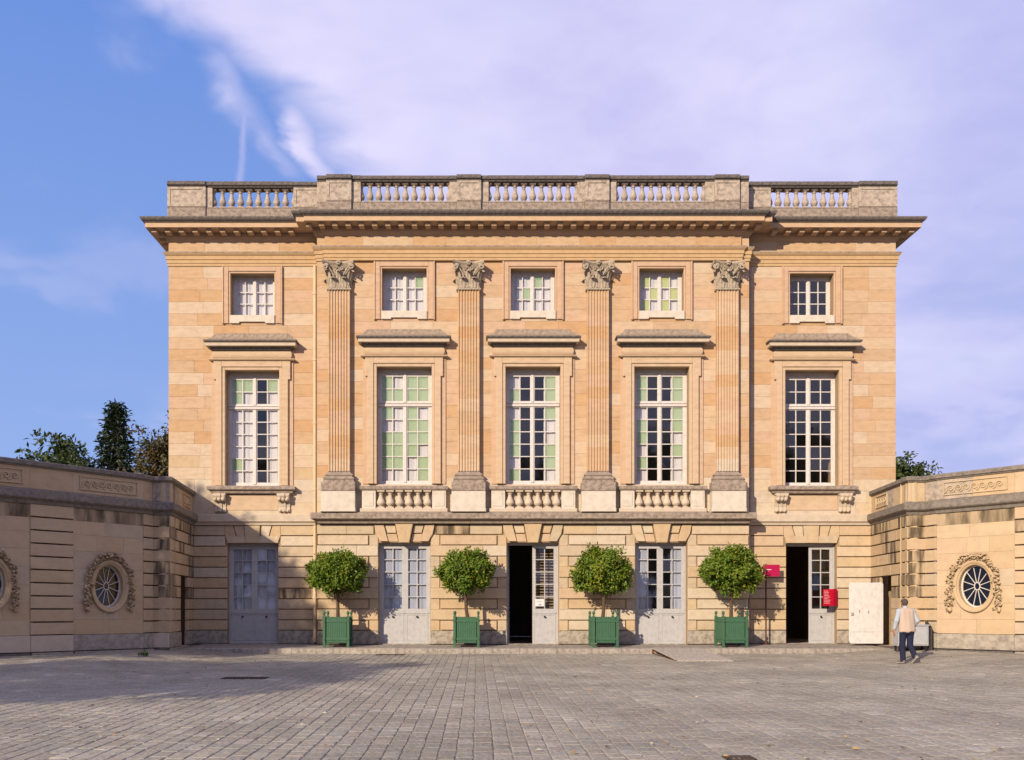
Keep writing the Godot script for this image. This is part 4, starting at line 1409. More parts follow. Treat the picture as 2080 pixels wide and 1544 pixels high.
func terrace() -> void:
	rng.seed = 9
	var t := part(self, "terrace")
	tag(t, "", "", "", "structure")
	var x0 := -10.98; var x1 := 10.98
	# edge stones
	var x := x0
	while x < x1 - 0.3:
		var w := minf(rng.randf_range(1.1, 1.9), x1 - x)
		var g := Geo.new()
		var a := x + 0.004; var b := x + w - 0.004
		var zf := 2.22 + rng.randf_range(-0.008, 0.008); var yf := -0.064 + rng.randf_range(-0.006, 0.004)
		var pts := [[1.84, -0.055], [zf - 0.03, yf], [zf, yf - 0.025], [zf + 0.004, -0.4]]
		for k in 3:
			var p: Array = pts[k]; var q: Array = pts[k + 1]
			g.quad(Vector3(a, q[1], q[0]), Vector3(b, q[1], q[0]), Vector3(b, p[1], p[0]), Vector3(a, p[1], p[0]))
		for e in [a, b]:
			var f := [Vector3(e, -0.4, 1.84), Vector3(e, -0.4, zf), Vector3(e, yf - 0.025, zf), Vector3(e, yf, zf - 0.03), Vector3(e, -0.055, 1.84)]
			for k in range(1, 4):
				if e == a: g.tri(f[0], f[k], f[k + 1])
				else: g.tri(f[0], f[k + 1], f[k])
		geo(t, "step_stone", g, M.slab if rng.randf() < 0.8 else M.plinth)
		x += w
	# paving behind them
	for row in [[0.0, 0.92], [0.92, 1.835]]:
		x = x0
		while x < x1 - 0.2:
			var w := minf(rng.randf_range(0.9, 1.5), x1 - x)
			var g := Geo.new()
			var a := x + 0.004; var b := x + w - 0.004; var c: float = row[0] + 0.004; var d: float = row[1] - 0.004
			if absf(x + w / 2) < BW and row[0] == 0.0: c = 0.20
			var h := rng.randf_range(-0.003, 0.002)
			g.quad(Vector3(a, -0.03 * d + h, d), Vector3(b, -0.03 * d + h, d), Vector3(b, -0.03 * c + h - 0.002, c), Vector3(a, -0.03 * c + h - 0.002, c))
			g.quad(Vector3(a, -0.4, d), Vector3(b, -0.4, d), Vector3(b, -0.03 * d + h, d), Vector3(a, -0.03 * d + h, d))
			geo(t, "paving_slab", g, M.slab)
			x += w
	var g2 := Geo.new()
	g2.box(Vector3(x0, -0.6, -0.3), Vector3(x1, -0.085, 1.9))
	geo(t, "bedding", g2, M.sand)

# ---------------------------------------------------------------- plants
func leaf_at(g: Geo, p: Vector3, dir: Vector3, nrm: Vector3, l: float, w: float) -> void:
	var s := dir.cross(nrm).normalized() * w * 0.5
	var n := s.cross(dir).normalized()
	var mid := p + dir * l * 0.5 - n * w * 0.12
	var tip := p + dir * l - n * l * 0.12
	var a := p + dir * l * 0.45 + s + n * w * 0.12; var b := p + dir * l * 0.45 - s + n * w * 0.12
	g.tri(p, mid, a); g.tri(mid, tip, a)
	g.tri(p, b, mid); g.tri(mid, b, tip)

func crown(sd: int, count: int, r: Vector3, bump: float, leaf: float, tones: Array, fill := 0.55, flat := 0.0, odd := 0.0) -> Geo:
	# leaves gathered in clumps through an uneven ellipsoid
	var rn := RandomNumberGenerator.new(); rn.seed = sd
	var nz := noise(1.1, sd, 3)
	var g := Geo.new(); g.colored = true
	var clumps := []
	var nc := count / 34
	for k in nc:
		var d := Vector3(rn.randfn(), rn.randfn() * (1.0 - flat), rn.randfn()).normalized()
		if flat > 0.0 and d.y < -0.55: d = Vector3(d.x, -0.55 + rn.randf_range(-0.08, 0.08), d.z).normalized()
		var rad := pow(rn.randf(), 1.0 / 3.0)
		rad = lerpf(rad, 1.0, fill)
		rad *= 1.0 + bump * nz.get_noise_3d(d.x * 1.7, d.y * 1.7, d.z * 1.7)
		clumps.append([d * rad * r * 0.94, d])
	for c in clumps:
		var tone: Array = tones[rn.randi() % tones.size()]
		var f0 := rn.randf_range(0.85, 1.15)
		var axis: Vector3 = (c[1] + Vector3(rn.randf_range(-0.6, 0.6), rn.randf_range(-0.3, 0.5), rn.randf_range(-0.6, 0.6))).normalized()
		for k in 34:
			var o := (Vector3(rn.randfn(), rn.randfn(), rn.randfn()) * 0.8).limit_length(1.35) * leaf
			var dir := (axis * 0.45 + Vector3(rn.randfn(), rn.randfn() - 0.3, rn.randfn()) * 0.75).normalized()
			var nn: Vector3 = (c[1] * 0.7 + Vector3(0, 0.5, 0) + Vector3(rn.randfn(), rn.randfn(), rn.randfn()) * 0.45).normalized()
			var f := f0 * rn.randf_range(0.8, 1.25)
			g.col = Color(tone[0] * f, tone[1] * f, tone[2] * f)
			if odd > 0.0 and rn.randf() < odd: g.col = Color(0.36, 0.27, 0.03)
			leaf_at(g, c[0] + o, dir, nn, leaf * rn.randf_range(0.75, 1.15), leaf * rn.randf_range(0.42, 0.56))
	return g

func branches(g: Geo, rn: RandomNumberGenerator, top: Vector3, r: Vector3, c: Vector3, n: int, thick: float) -> void:
	for k in n:
		var d := Vector3(rn.randfn(), absf(rn.randfn()) * 0.7 + 0.1, rn.randfn()).normalized()
		var e := c + d * r * rn.randf_range(0.55, 0.85)
		var m := top.lerp(e, 0.5) + Vector3(rn.randfn(), rn.randfn(), rn.randfn()) * r.x * 0.06
		g.tube(PackedVector3Array([top, m, e]), PackedFloat32Array([thick, thick * 0.6, thick * 0.18]), 6)

func tree(called: String, label: String, pos: Vector3, h: float, r: Vector3, sd: int, count: int, leaf: float, tones: Array, fill := 0.5, bump := 0.9, group := "trees beyond the courtyard") -> Node3D:
	var t := thing(called, label, "tree", at(pos.x, pos.y, pos.z), group)
	var rn := RandomNumberGenerator.new(); rn.seed = sd
	var c := Vector3(0, h - r.y, 0)
	var g := Geo.new()
	g.tube(PackedVector3Array([Vector3(0, -0.3, 0), Vector3(0.05, h * 0.2, 0.03), Vector3(-0.06, c.y - r.y * 0.5, 0), Vector3(0, c.y + r.y * 0.3, 0)]), PackedFloat32Array([h * 0.028, h * 0.021, h * 0.016, h * 0.007]), 9)
	branches(g, rn, Vector3(-0.06, c.y - r.y * 0.6, 0), r, c, 16, h * 0.009)
	geo(t, "trunk", g, M.bark)
	geo(t, "crown", crown(sd, count, r, bump, leaf, tones, fill), M.leaf, at(c.x, c.y, c.z))
	return t

func conifer(label: String, pos: Vector3, h: float, w: float, sd: int) -> void:
	var t := thing("conifer_tree", label, "tree", at(pos.x, pos.y, pos.z), "trees beyond the courtyard")
	var rn := RandomNumberGenerator.new(); rn.seed = sd
	var g := Geo.new()
	g.tube(PackedVector3Array([Vector3(0, -0.3, 0), Vector3(0, h * 0.5, 0), Vector3(0, h * 0.97, 0)]), PackedFloat32Array([h * 0.025, h * 0.014, 0.02]), 8)
	var f := Geo.new(); f.colored = true
	var y := 0.25 * h
	while y < h:
		var t0 := (h - y) / (0.75 * h)
		var rr := w * (0.12 + 0.88 * pow(t0, 0.72)) * rn.randf_range(0.82, 1.12)
		var n := 5 + int(6 * t0)
		for k in n:
			var a := TAU * (k + rn.randf_range(-0.4, 0.4)) / n
			var d := Vector3(cos(a), 0, sin(a))
			var l := rr * rn.randf_range(0.7, 1.15)
			var e := Vector3(0, y, 0) + d * l + Vector3(0, -0.18 * l + 0.12 * l, 0)
			g.tube(PackedVector3Array([Vector3(0, y, 0), Vector3(0, y - 0.1 * l, 0) + d * l * 0.6, e]), PackedFloat32Array([0.05, 0.035, 0.01]), 4, false)
			for m in 26:
				var u := rn.randf_range(0.25, 1.05)
				var p := Vector3(0, y - 0.1 * l * u, 0) + d * l * u + Vector3(rn.randfn(), rn.randfn() * 0.9, rn.randfn()) * 0.20
				var q := rn.randf_range(0.6, 1.3)
				f.col = Color(0.034 * q, 0.050 * q, 0.026 * q)
				leaf_at(f, p, (d + Vector3(rn.randfn(), rn.randfn() - 0.2, rn.randfn()) * 0.6).normalized(), Vector3(rn.randfn() * 0.5, 1, rn.randfn() * 0.5).normalized(), rn.randf_range(0.3, 0.5), 0.22)
		y += 0.34
	geo(t, "trunk", g, M.bark)
	geo(t, "crown", f, M.leaf)

func trees() -> void:
	var summer := [[0.045, 0.065, 0.018], [0.055, 0.075, 0.022], [0.04, 0.06, 0.018]]
	var brown := [[0.085, 0.062, 0.022], [0.10, 0.07, 0.025], [0.06, 0.058, 0.02]]
	conifer("dark conical conifer rising behind the shaded courtyard wall", Vector3(-29.4, -0.6, -40), 17.3, 3.0, 3)
	tree("leafy_tree", "loose green broadleaf tree behind the wall, left of the conifer", Vector3(-31.4, -0.6, -35), 13.5, Vector3(2.0, 2.9, 2.0), 8, 6500, 0.44, summer, 0.2, 1.3)
	tree("leafy_tree", "small dark green tree between broadleaf tree and conifer behind the wall", Vector3(-29.6, -0.6, -33), 12.0, Vector3(1.0, 1.9, 1.0), 18, 1900, 0.28, summer, 0.2, 1.4)
	tree("autumn_tree", "brownish autumn tree behind the wall, beside the palace corner", Vector3(-20.6, -0.6, -27), 13.4, Vector3(2.7, 4.2, 2.7), 12, 15000, 0.28, brown, 0.3, 0.8)
	tree("bare_tree", "thin bare treetop just showing above the shaded courtyard wall", Vector3(-36.9, -0.6, -37), 12.3, Vector3(1.6, 1.8, 1.6), 14, 520, 0.22, brown, 0.2, 1.0)
	tree("leafy_tree", "dark green tree behind the sunlit courtyard wall beside the palace", Vector3(28.8, -0.6, -38), 13.4, Vector3(2.1, 3.2, 2.1), 15, 8000, 0.42, summer, 0.3, 1.0)
	# trees of the forecourt, whose shade lies over the left wall and the paving
	tree("forecourt_tree", "tall dense tree shading the curved wall with oval windows", Vector3(-25.2, -0.5, 20.5), 15.0, Vector3(4.4, 4.1, 4.4), 41, 17000, 0.34, summer, 0.25, 0.5, "trees of the forecourt")
	tree("forecourt_tree", "spreading tree whose shadow lies across the courtyard setts", Vector3(-19.6, -0.5, 27.0), 10.3, Vector3(4.4, 2.1, 3.4), 43, 14000, 0.32, summer, 0.25, 0.5, "trees of the forecourt")

	# belt of tall trees on the far side of the forecourt: the dark panes mirror it
	var belt := tree("park_tree", "tall dark tree in the belt facing the palace across the forecourt", Vector3(-39, -0.9, 72), 20.0, Vector3(5.2, 7.6, 5.2), 51, 15000, 0.62, summer, 0.25, 0.5, "belt of tall trees facing the palace")
	var k := 0
	for q in [[-29, 66], [-19.5, 70], [-10, 66], [-1, 71], [8.5, 66], [18, 70], [27, 65], [37, 58], [45, 46], [49, 33]]:
		k += 1
		var o := belt.duplicate()
		o.name = "park_tree_%03d" % k
		add_child(o)
		o.position = Vector3(q[0], -0.9, q[1])
		o.rotation.y = k * 1.7
		o.scale = Vector3.ONE * (0.92 + 0.05 * (k % 4))

func potted_trees() -> void:
	var tones := [[0.095, 0.155, 0.013], [0.125, 0.18, 0.015], [0.085, 0.145, 0.013], [0.18, 0.205, 0.02], [0.11, 0.165, 0.014]]
	var spots := [
		[-6.27, 1.34, 0.0, Vector3(0.80, 0.60, 0.80), 2.38, 0.0, "clipped orange tree in green tub between the two curtained doors"],
		[-2.17, 1.34, 0.0, Vector3(0.80, 0.61, 0.80), 2.42, -0.05, "clipped orange tree with yellow leaves, between curtained door and central dark doorway"],
		[2.19, 1.34, 0.04, Vector3(0.82, 0.68, 0.80), 2.40, 0.03, "clipped orange tree in green tub between central dark doorway and wooden ramp"],
		[6.26, 1.34, 0.05, Vector3(0.86, 0.64, 0.86), 2.44, 0.0, "clipped orange tree in green tub beside the magenta sign"]]
	for k in 4:
		var q: Array = spots[k]
		var rn := RandomNumberGenerator.new(); rn.seed = 60 + k
		var t := thing("potted_tree", q[6], "potted tree", at(q[0], -0.03 * q[1] - 0.012, q[1]), "clipped trees in green tubs")
		tub(t, q[2])
		var cy: float = q[4]
		var r: Vector3 = q[3]
		var g := Geo.new()
		var lean: float = q[5]
		g.tube(PackedVector3Array([Vector3(lean * -1.0, 0.80, 0), Vector3(lean * 0.2, 1.2, 0.01), Vector3(lean, cy - r.y * 0.55, 0), Vector3(0, cy, 0)]), PackedFloat32Array([0.065, 0.055, 0.05, 0.03]), 9)
		branches(g, rn, Vector3(lean, cy - r.y * 0.6, 0), r, Vector3(0, cy, 0), 14, 0.022)
		geo(t, "trunk", g, M.bark)
		geo(t, "crown", crown(70 + k, 12500, r, 0.6, 0.118, tones, 0.62, 0.1, 0.025 if k == 1 else 0.008), M.leaf, at(0, cy, 0))

func tub(t: Node3D, turn: float) -> void:
	var b := part(t, "tub", Transform3D(Basis(Vector3.UP, turn).scaled(Vector3(0.87, 1.0, 0.87)), Vector3.ZERO))
	var hw := 0.43
	var g := Geo.new()
	for f in 4:
		var xf := at(0, 0, 0, f * PI / 2) * at(0, 0, hw)
		for k in 9:
			if not meshes.has("tub board"):
				var q := Geo.new()
				q.block(Vector3(-0.039, 0.14, -0.05), Vector3(0.039, 0.96, -0.012), 0.006)
				meshes["tub board"] = q.mesh()
			put(b, "board", meshes["tub board"], M.tub, xf * at(-0.324 + 0.081 * k, 0, 0))
		for y in [0.23, 0.80]:
			var q := Geo.new()
			q.block(Vector3(-hw + 0.03, y, -0.03), Vector3(hw - 0.03, y + 0.075, 0.008), 0.006)
			geo(b, "rail", q, M.tub, xf)
		for s in [-1.0, 1.0]:
			for y in [0.24, 0.81]:
				g.box(Vector3(s * (hw - 0.03) - 0.03, y, -0.01), Vector3(s * (hw - 0.03) + 0.03, y + 0.05, 0.05))
		if f == 0: pass
	for sx in [-1.0, 1.0]:
		for sz in [-1.0, 1.0]:
			var q := Geo.new()
			q.box(Vector3(-0.045, 0.0, -0.045), Vector3(0.045, 1.0, 0.045))
			q.lathe(Vector3(0, 1.0, 0), pv([0.03, 0.0, 0.022, 0.02, 0.03, 0.035, 0.052, 0.06, 0.056, 0.085, 0.045, 0.12, 0.02, 0.145, 0.0, 0.15]), 10)
			geo(b, "corner_post", q, M.tub, at(sx * hw, 0, sz * hw))
	for f in 4:
		var q := Geo.new()
		for s in [-1.0, 1.0]:
			for y in [0.235, 0.805]: q.box(Vector3(s * hw - 0.035, y, 0.046), Vector3(s * hw + 0.035, y + 0.06, 0.062))
		geo(b, "hinge", q, M.tub, at(0, 0, 0, f * PI / 2) * at(0, 0, hw))
	g = Geo.new()
	g.box(Vector3(-hw + 0.04, 0.13, -hw + 0.04), Vector3(hw - 0.04, 0.9, hw - 0.04))
	geo(b, "soil", g, M.soil)

# ---------------------------------------------------------------- smaller things
func objects() -> void:
	rng.seed = 90
	var g: Geo
	# sign on a post
	var s := thing("sign_post", "magenta sign panel on thin brown post beside the open door", "sign", at(7.68, -0.01, 0.34))
	g = Geo.new()
	g.tube(PackedVector3Array([Vector3(0, 0, 0), Vector3(0, 2.66, 0)]), PackedFloat32Array([0.028, 0.028]), 8)
	geo(s, "post", g, M.post)
	g = Geo.new()
	g.lathe(Vector3.ZERO, pv([0.16, 0.0, 0.16, 0.012, 0.03, 0.03, 0.0, 0.03]), 16)
	geo(s, "foot", g, M.post)
	g = Geo.new()
	g.block(Vector3(-0.10, 2.24, 0.03), Vector3(0.44, 2.63, 0.05), 0.004)
	geo(s, "panel", g, M.magenta)
	g = Geo.new()
	g.box(Vector3(-0.02, 2.455, 0.0505), Vector3(0.16, 2.475, 0.0515))
	g.box(Vector3(-0.02, 2.42, 0.0505), Vector3(0.07, 2.43, 0.0515))
	geo(s, "printed_line", g, M.white)
	# notice box
	s = thing("notice_board", "red folded notice board with white text fixed beside the open door", "notice board", at(9.86, 1.26, 0.16))
	g = Geo.new()
	g.block(Vector3(-0.24, 0, 0), Vector3(0.09, 0.56, 0.03), 0.004)
	geo(s, "panel", g, M.red)
	g = Geo.new()
	g.block(Vector3(0.0, 0, -0.015), Vector3(0.17, 0.57, 0.015), 0.004)
	geo(s, "side_panel", g, M.red, at(0.095, 0, 0.015, 0.45))
	g = Geo.new()
	for k in 9:
		g.box(Vector3(-0.21, 0.49 - 0.05 * k, 0.0305), Vector3(-0.21 + rng.randf_range(0.12, 0.24), 0.498 - 0.05 * k, 0.0315))
	geo(s, "printed_line", g, M.white)
	g = Geo.new()
	g.box(Vector3(0.0, 0.2, -0.155), Vector3(0.08, 0.26, 0.0))
	g.box(Vector3(0.0, 0.4, -0.155), Vector3(0.08, 0.44, 0.0))
	geo(s, "bracket", g, M.iron)
	# paper on the central door
	s = thing("paper_notice", "white paper notice stuck on a pane of the central door", "notice", at(0.23, 1.37, P - 0.272))
	g = Geo.new()
	g.box(Vector3(-0.14, -0.12, 0), Vector3(0.15, 0.12, 0.002))
	geo(s, "sheet", g, M.white)
	g = Geo.new()
	for q in [[-0.08, 0.02, 0.09, 0.028], [-0.08, 0.05, 0.07, 0.056], [-0.03, -0.085, 0.07, -0.06]]: g.box(Vector3(q[0], q[1], 0.0025), Vector3(q[2], q[3], 0.003))
	geo(s, "printed_line", g, M.iron)
	# ramp
	s = thing("wooden_ramp", "pale wooden plank ramp laid from courtyard up onto the step", "ramp")
	var a := Vector3(0, -0.045, 2.12); var b := Vector3(0, ground_y(4.2, 5.95) + 0.035, 5.95)
	for k in 8:
		var x0 := 3.58 + 0.185 * k; var x1 := x0 + 0.178
		g = Geo.new()
		var j := rng.randf_range(-0.03, 0.03)
		var t := [Vector3(x0, a.y, a.z), Vector3(x1, a.y, a.z), Vector3(x1, b.y, b.z + j), Vector3(x0, b.y, b.z + j)]
		g.quad(t[3], t[2], t[1], t[0])
		var d := Vector3(0, -0.03, 0)
		g.quad(t[3] + d, t[2] + d, t[2], t[3])
		g.quad(t[0] + d, t[3] + d, t[3], t[0])
		g.quad(t[2] + d, t[1] + d, t[1], t[2])
		geo(s, "plank", g, M.plank)
	for x in [3.60, 4.32, 5.0]:
		g = Geo.new()
		g.slab(pv([-5.85, ground_y(4.2, 5.85) + 0.008, -2.24, ground_y(4.2, 2.24) + 0.008, -2.24, -0.085, -5.85, b.y - 0.036]), -0.03, 0.03, 0.0, true)
		geo(s, "bearer", g, M.plankend, Transform3D(Basis(Vector3.UP, PI / 2), Vector3(x, 0, 0)))
	# drains
	var drains := [["rusty slotted drain grate in the setts close to the step", -4.45, 2.95, 0.42, 0.16], ["rusty slotted drain grate lying in the tree shadow on the setts", -6.75, 11.25, 0.47, 0.20], ["rusty drain grate in open setts far from the step", 0.93, 21.22, 0.15, 0.13]]
	for q in drains:
		var y := ground_y(q[1], q[2])
		s = thing("drain_grate", q[0], "drain", at(q[1], y + 0.014, q[2]), "drain grates in the setts")
		s.rotation.x = 0.0117
		g = Geo.new()
		g.box(Vector3(-q[3], -0.03, -q[4]), Vector3(q[3], -0.012, q[4]))
		geo(s, "pit", g, M.rust)
		g = Geo.new()
		for e in [[-q[3], -q[4], q[3], -q[4] + 0.03], [-q[3], q[4] - 0.03, q[3], q[4]], [-q[3], -q[4], -q[3] + 0.03, q[4]], [q[3] - 0.03, -q[4], q[3], q[4]]]:
			g.box(Vector3(e[0], -0.02, e[1]), Vector3(e[2], 0.004, e[3]))
		geo(s, "rim", g, M.rust)
		var n := int(q[3] * 2 / 0.05)
		for k in range(1, n):
			var x: float = -q[3] + q[3] * 2 * k / n
			g = Geo.new()
			g.box(Vector3(x - 0.012, -0.018, -q[4] + 0.03), Vector3(x + 0.012, 0.0, q[4] - 0.03))
			geo(s, "bar", g, M.rust)
	# grey cabinet by the wall
	var gy := ground_y(11.0, 4.0)
	s = thing("metal_cabinet", "low grey metal cabinet on legs beside the sunlit wall", "cabinet", at(10.72, gy, 3.98))
	g = Geo.new()
	g.block(Vector3(-0.32, 0.16, -0.34), Vector3(0.56, 0.74, 0.0), 0.01)
	geo(s, "body", g, M.steel)
	g = Geo.new()
	g.block(Vector3(-0.29, 0.20, 0.0), Vector3(0.09, 0.70, 0.012), 0.005)
	geo(s, "door_panel", g, M.steel)
	g = Geo.new()
	g.block(Vector3(0.12, 0.20, 0.0), Vector3(0.52, 0.70, 0.012), 0.005)
	geo(s, "door_panel", g, M.steel)
	g = Geo.new()
	g.block(Vector3(-0.34, 0.74, -0.36), Vector3(0.58, 0.775, 0.03), 0.008)
	geo(s, "top", g, M.steel)
	g = Geo.new()
	g.slab(pv([0.0, 0.0, 0.36, 0.0, 0.36, 0.86, 0.26, 0.86, 0.0, 0.70]), -0.02, 0.02, 0.004, true)
	geo(s, "side_plate", g, M.lead, Transform3D(Basis(Vector3.UP, PI / 2), Vector3(0.63, 0, 0.03)))
	for x in [-0.27, 0.50]:
		for z in [-0.3, -0.04]:
			g = Geo.new()
			g.box(Vector3(x - 0.025, 0, z - 0.025), Vector3(x + 0.025, 0.16, z + 0.025))
			geo(s, "leg", g, M.iron)
	for q in [[0.05, 0.62], [0.16, 0.62]]:
		g = Geo.new()
		g.lump(Vector3(q[0], q[1], 0.02), Vector3(0.018, 0.018, 0.015), rng, 4, 6)
		geo(s, "latch", g, M.iron)
	# fallen leaves
	g = Geo.new(); g.colored = true
	for k in 240:
		var z := rng.randf_range(2.6, 22.0)
		var x := rng.randf_range(-1.0, 1.0) * (0.55 * (31.0 - z)) - 1.0
		if absf(x) > wing_x(z) - 0.3: continue
		var f := rng.randf_range(0.7, 1.2)
		g.col = [Color(0.52 * f, 0.33 * f, 0.10 * f), Color(0.60 * f, 0.50 * f, 0.36 * f), Color(0.45 * f, 0.22 * f, 0.06 * f), Color(0.10 * f, 0.08 * f, 0.04 * f)][rng.randi() % 4]
		var an := rng.randf() * TAU
		leaf_at(g, Vector3(x, ground_y(x, z) + 0.022, z), Vector3(cos(an), rng.randf_range(0.0, 0.4), sin(an)).normalized(), Vector3(rng.randf_range(-0.4, 0.4), 1, rng.randf_range(-0.4, 0.4)).normalized(), rng.randf_range(0.05, 0.09), rng.randf_range(0.035, 0.06))
	var fl := geo(self, "fallen_leaves", g, M.leaf)
	tag(fl, "scattered dry yellow and brown leaves on the setts", "leaves", "", "stuff")
	# tuft of grass at the wall's foot
	g = Geo.new(); g.colored = true
	var c := Vector3(-10.75, 0, 6.1)
	c.y = ground_y(c.x, c.z)
	for k in 60:
		var an := rng.randf() * TAU
		var f := rng.randf_range(0.7, 1.2)
		g.col = Color(0.05 * f, 0.085 * f, 0.02 * f)
		leaf_at(g, c + Vector3(rng.randfn() * 0.07, 0, rng.randfn() * 0.05), Vector3(cos(an) * 0.5, 1, sin(an) * 0.5).normalized(), Vector3(cos(an), 0.3, sin(an)).normalized(), rng.randf_range(0.1, 0.22), 0.02)
	var tuft := geo(self, "grass_tuft", g, M.leaf)
	tag(tuft, "small green grass tuft growing between shaded setts", "grass", "", "stuff")

# ---------------------------------------------------------------- the man
func field(p: Vector3, caps: Array, k: float) -> float:
	var d := 1e3
	for c in caps:
		var a: Vector3 = c[0]; var ba: Vector3 = c[1] - a
		var pa := p - a
		var h := clampf(pa.dot(ba) / maxf(ba.dot(ba), 1e-9), 0.0, 1.0)
		var e := (pa - ba * h).length() - lerpf(c[2], c[3], h)
		if d > 100.0: d = e
		else:
			var u := clampf(0.5 + 0.5 * (d - e) / k, 0.0, 1.0)
			d = lerpf(d, e, u) - k * u * (1.0 - u)
	return d

func nets(g: Geo, caps: Array, k: float, cell: float, cut = null) -> void:
	var lo := Vector3.ONE * 1e3; var hi := -lo
	for c in caps:
		for e in 2:
			lo = lo.min(c[e] - Vector3.ONE * c[2 + e]); hi = hi.max(c[e] + Vector3.ONE * c[2 + e])
	lo -= Vector3.ONE * cell * 3; hi += Vector3.ONE * cell * 3
	var nx := int((hi.x - lo.x) / cell) + 1; var ny := int((hi.y - lo.y) / cell) + 1; var nz := int((hi.z - lo.z) / cell) + 1
	var f := PackedFloat32Array(); f.resize(nx * ny * nz)
	for z in nz:
		for y in ny:
			for x in nx:
				var p := lo + Vector3(x, y, z) * cell
				var d := field(p, caps, k)
				if cut != null: d = maxf(d, cut.call(p))
				f[x + nx * (y + ny * z)] = d
	var vert := {}
	var norm := {}
	var step := [1, nx, nx * ny]
	for z in nz - 1:
		for y in ny - 1:
			for x in nx - 1:
				var o := x + nx * (y + ny * z)
				var ins := 0
				for q in 8:
					if f[o + (q & 1) + nx * ((q >> 1) & 1) + nx * ny * (q >> 2)] < 0.0: ins += 1
				if ins == 0 or ins == 8: continue
				var sum := Vector3.ZERO; var n := 0
				for ax in 3:
					for q in 4:
						var u: int = (ax + 1) % 3; var w: int = (ax + 2) % 3
						var co := [0, 0, 0]
						co[u] = q & 1; co[w] = q >> 1
						var i0: int = o + co[0] * step[0] + co[1] * step[1] + co[2] * step[2]
						var v0 := f[i0]; var v1 := f[i0 + step[ax]]
						if (v0 < 0.0) == (v1 < 0.0): continue
						var pt := Vector3(co[0], co[1], co[2])
						pt[ax] = v0 / (v0 - v1)
						sum += pt; n += 1
				vert[o] = lo + (Vector3(x, y, z) + sum / n) * cell
				norm[o] = Vector3(f[o + 1] - f[o], f[o + nx] - f[o], f[o + nx * ny] - f[o]).normalized()
	for o in vert:
		for ax in 3:
			var v0 := f[o]; var v1: float = f[o + step[ax]]
			if (v0 < 0.0) == (v1 < 0.0): continue
			var u: int = step[(ax + 1) % 3]; var w: int = step[(ax + 2) % 3]
			var ids := [o, o - u, o - u - w, o - w]
			if not (vert.has(ids[1]) and vert.has(ids[2]) and vert.has(ids[3])): continue
			if v0 > 0.0: ids = [ids[0], ids[3], ids[2], ids[1]]
			g.trin(vert[ids[0]], vert[ids[1]], vert[ids[2]], norm[ids[0]], norm[ids[1]], norm[ids[2]])
			g.trin(vert[ids[0]], vert[ids[2]], vert[ids[3]], norm[ids[0]], norm[ids[2]], norm[ids[3]])

func hand(g: Geo, wrist: Vector3, down: Vector3, side: float) -> void:
	# relaxed hand; thumb points forward (-z)
	var fwd := Vector3(0, 0, -1)
	var out := Vector3(side, 0, 0)
	var palm := wrist + down * 0.085
	var caps := [[wrist - down * 0.02, wrist + down * 0.03, 0.026, 0.027]]
	for k in 4:
		var o := fwd * (0.028 - 0.0185 * k)
		caps.append([wrist + down * 0.02 + o * 0.6, palm + o, 0.017, 0.0125])
		var l: float = [0.037, 0.042, 0.039, 0.030][k]
		var a := palm + o
		var b := a + (down - out * 0.18).normalized() * l
		var c := b + (down - out * 0.55).normalized() * l * 0.72
		var d := c + (down - out * 0.9).normalized() * l * 0.55
		caps.append([a, b, 0.0095, 0.0088]); caps.append([b, c, 0.0088, 0.008]); caps.append([c, d, 0.008, 0.0068])
	var t0 := wrist + down * 0.03 + fwd * 0.022
	var t1 := t0 + (down * 0.7 + fwd * 0.7 - out * 0.3).normalized() * 0.04
	var t2 := t1 + (down * 0.9 + fwd * 0.35 - out * 0.3).normalized() * 0.035
	caps.append([t0, t1, 0.013, 0.0105]); caps.append([t1, t2, 0.0105, 0.008])
	nets(g, caps, 0.006, 0.005)

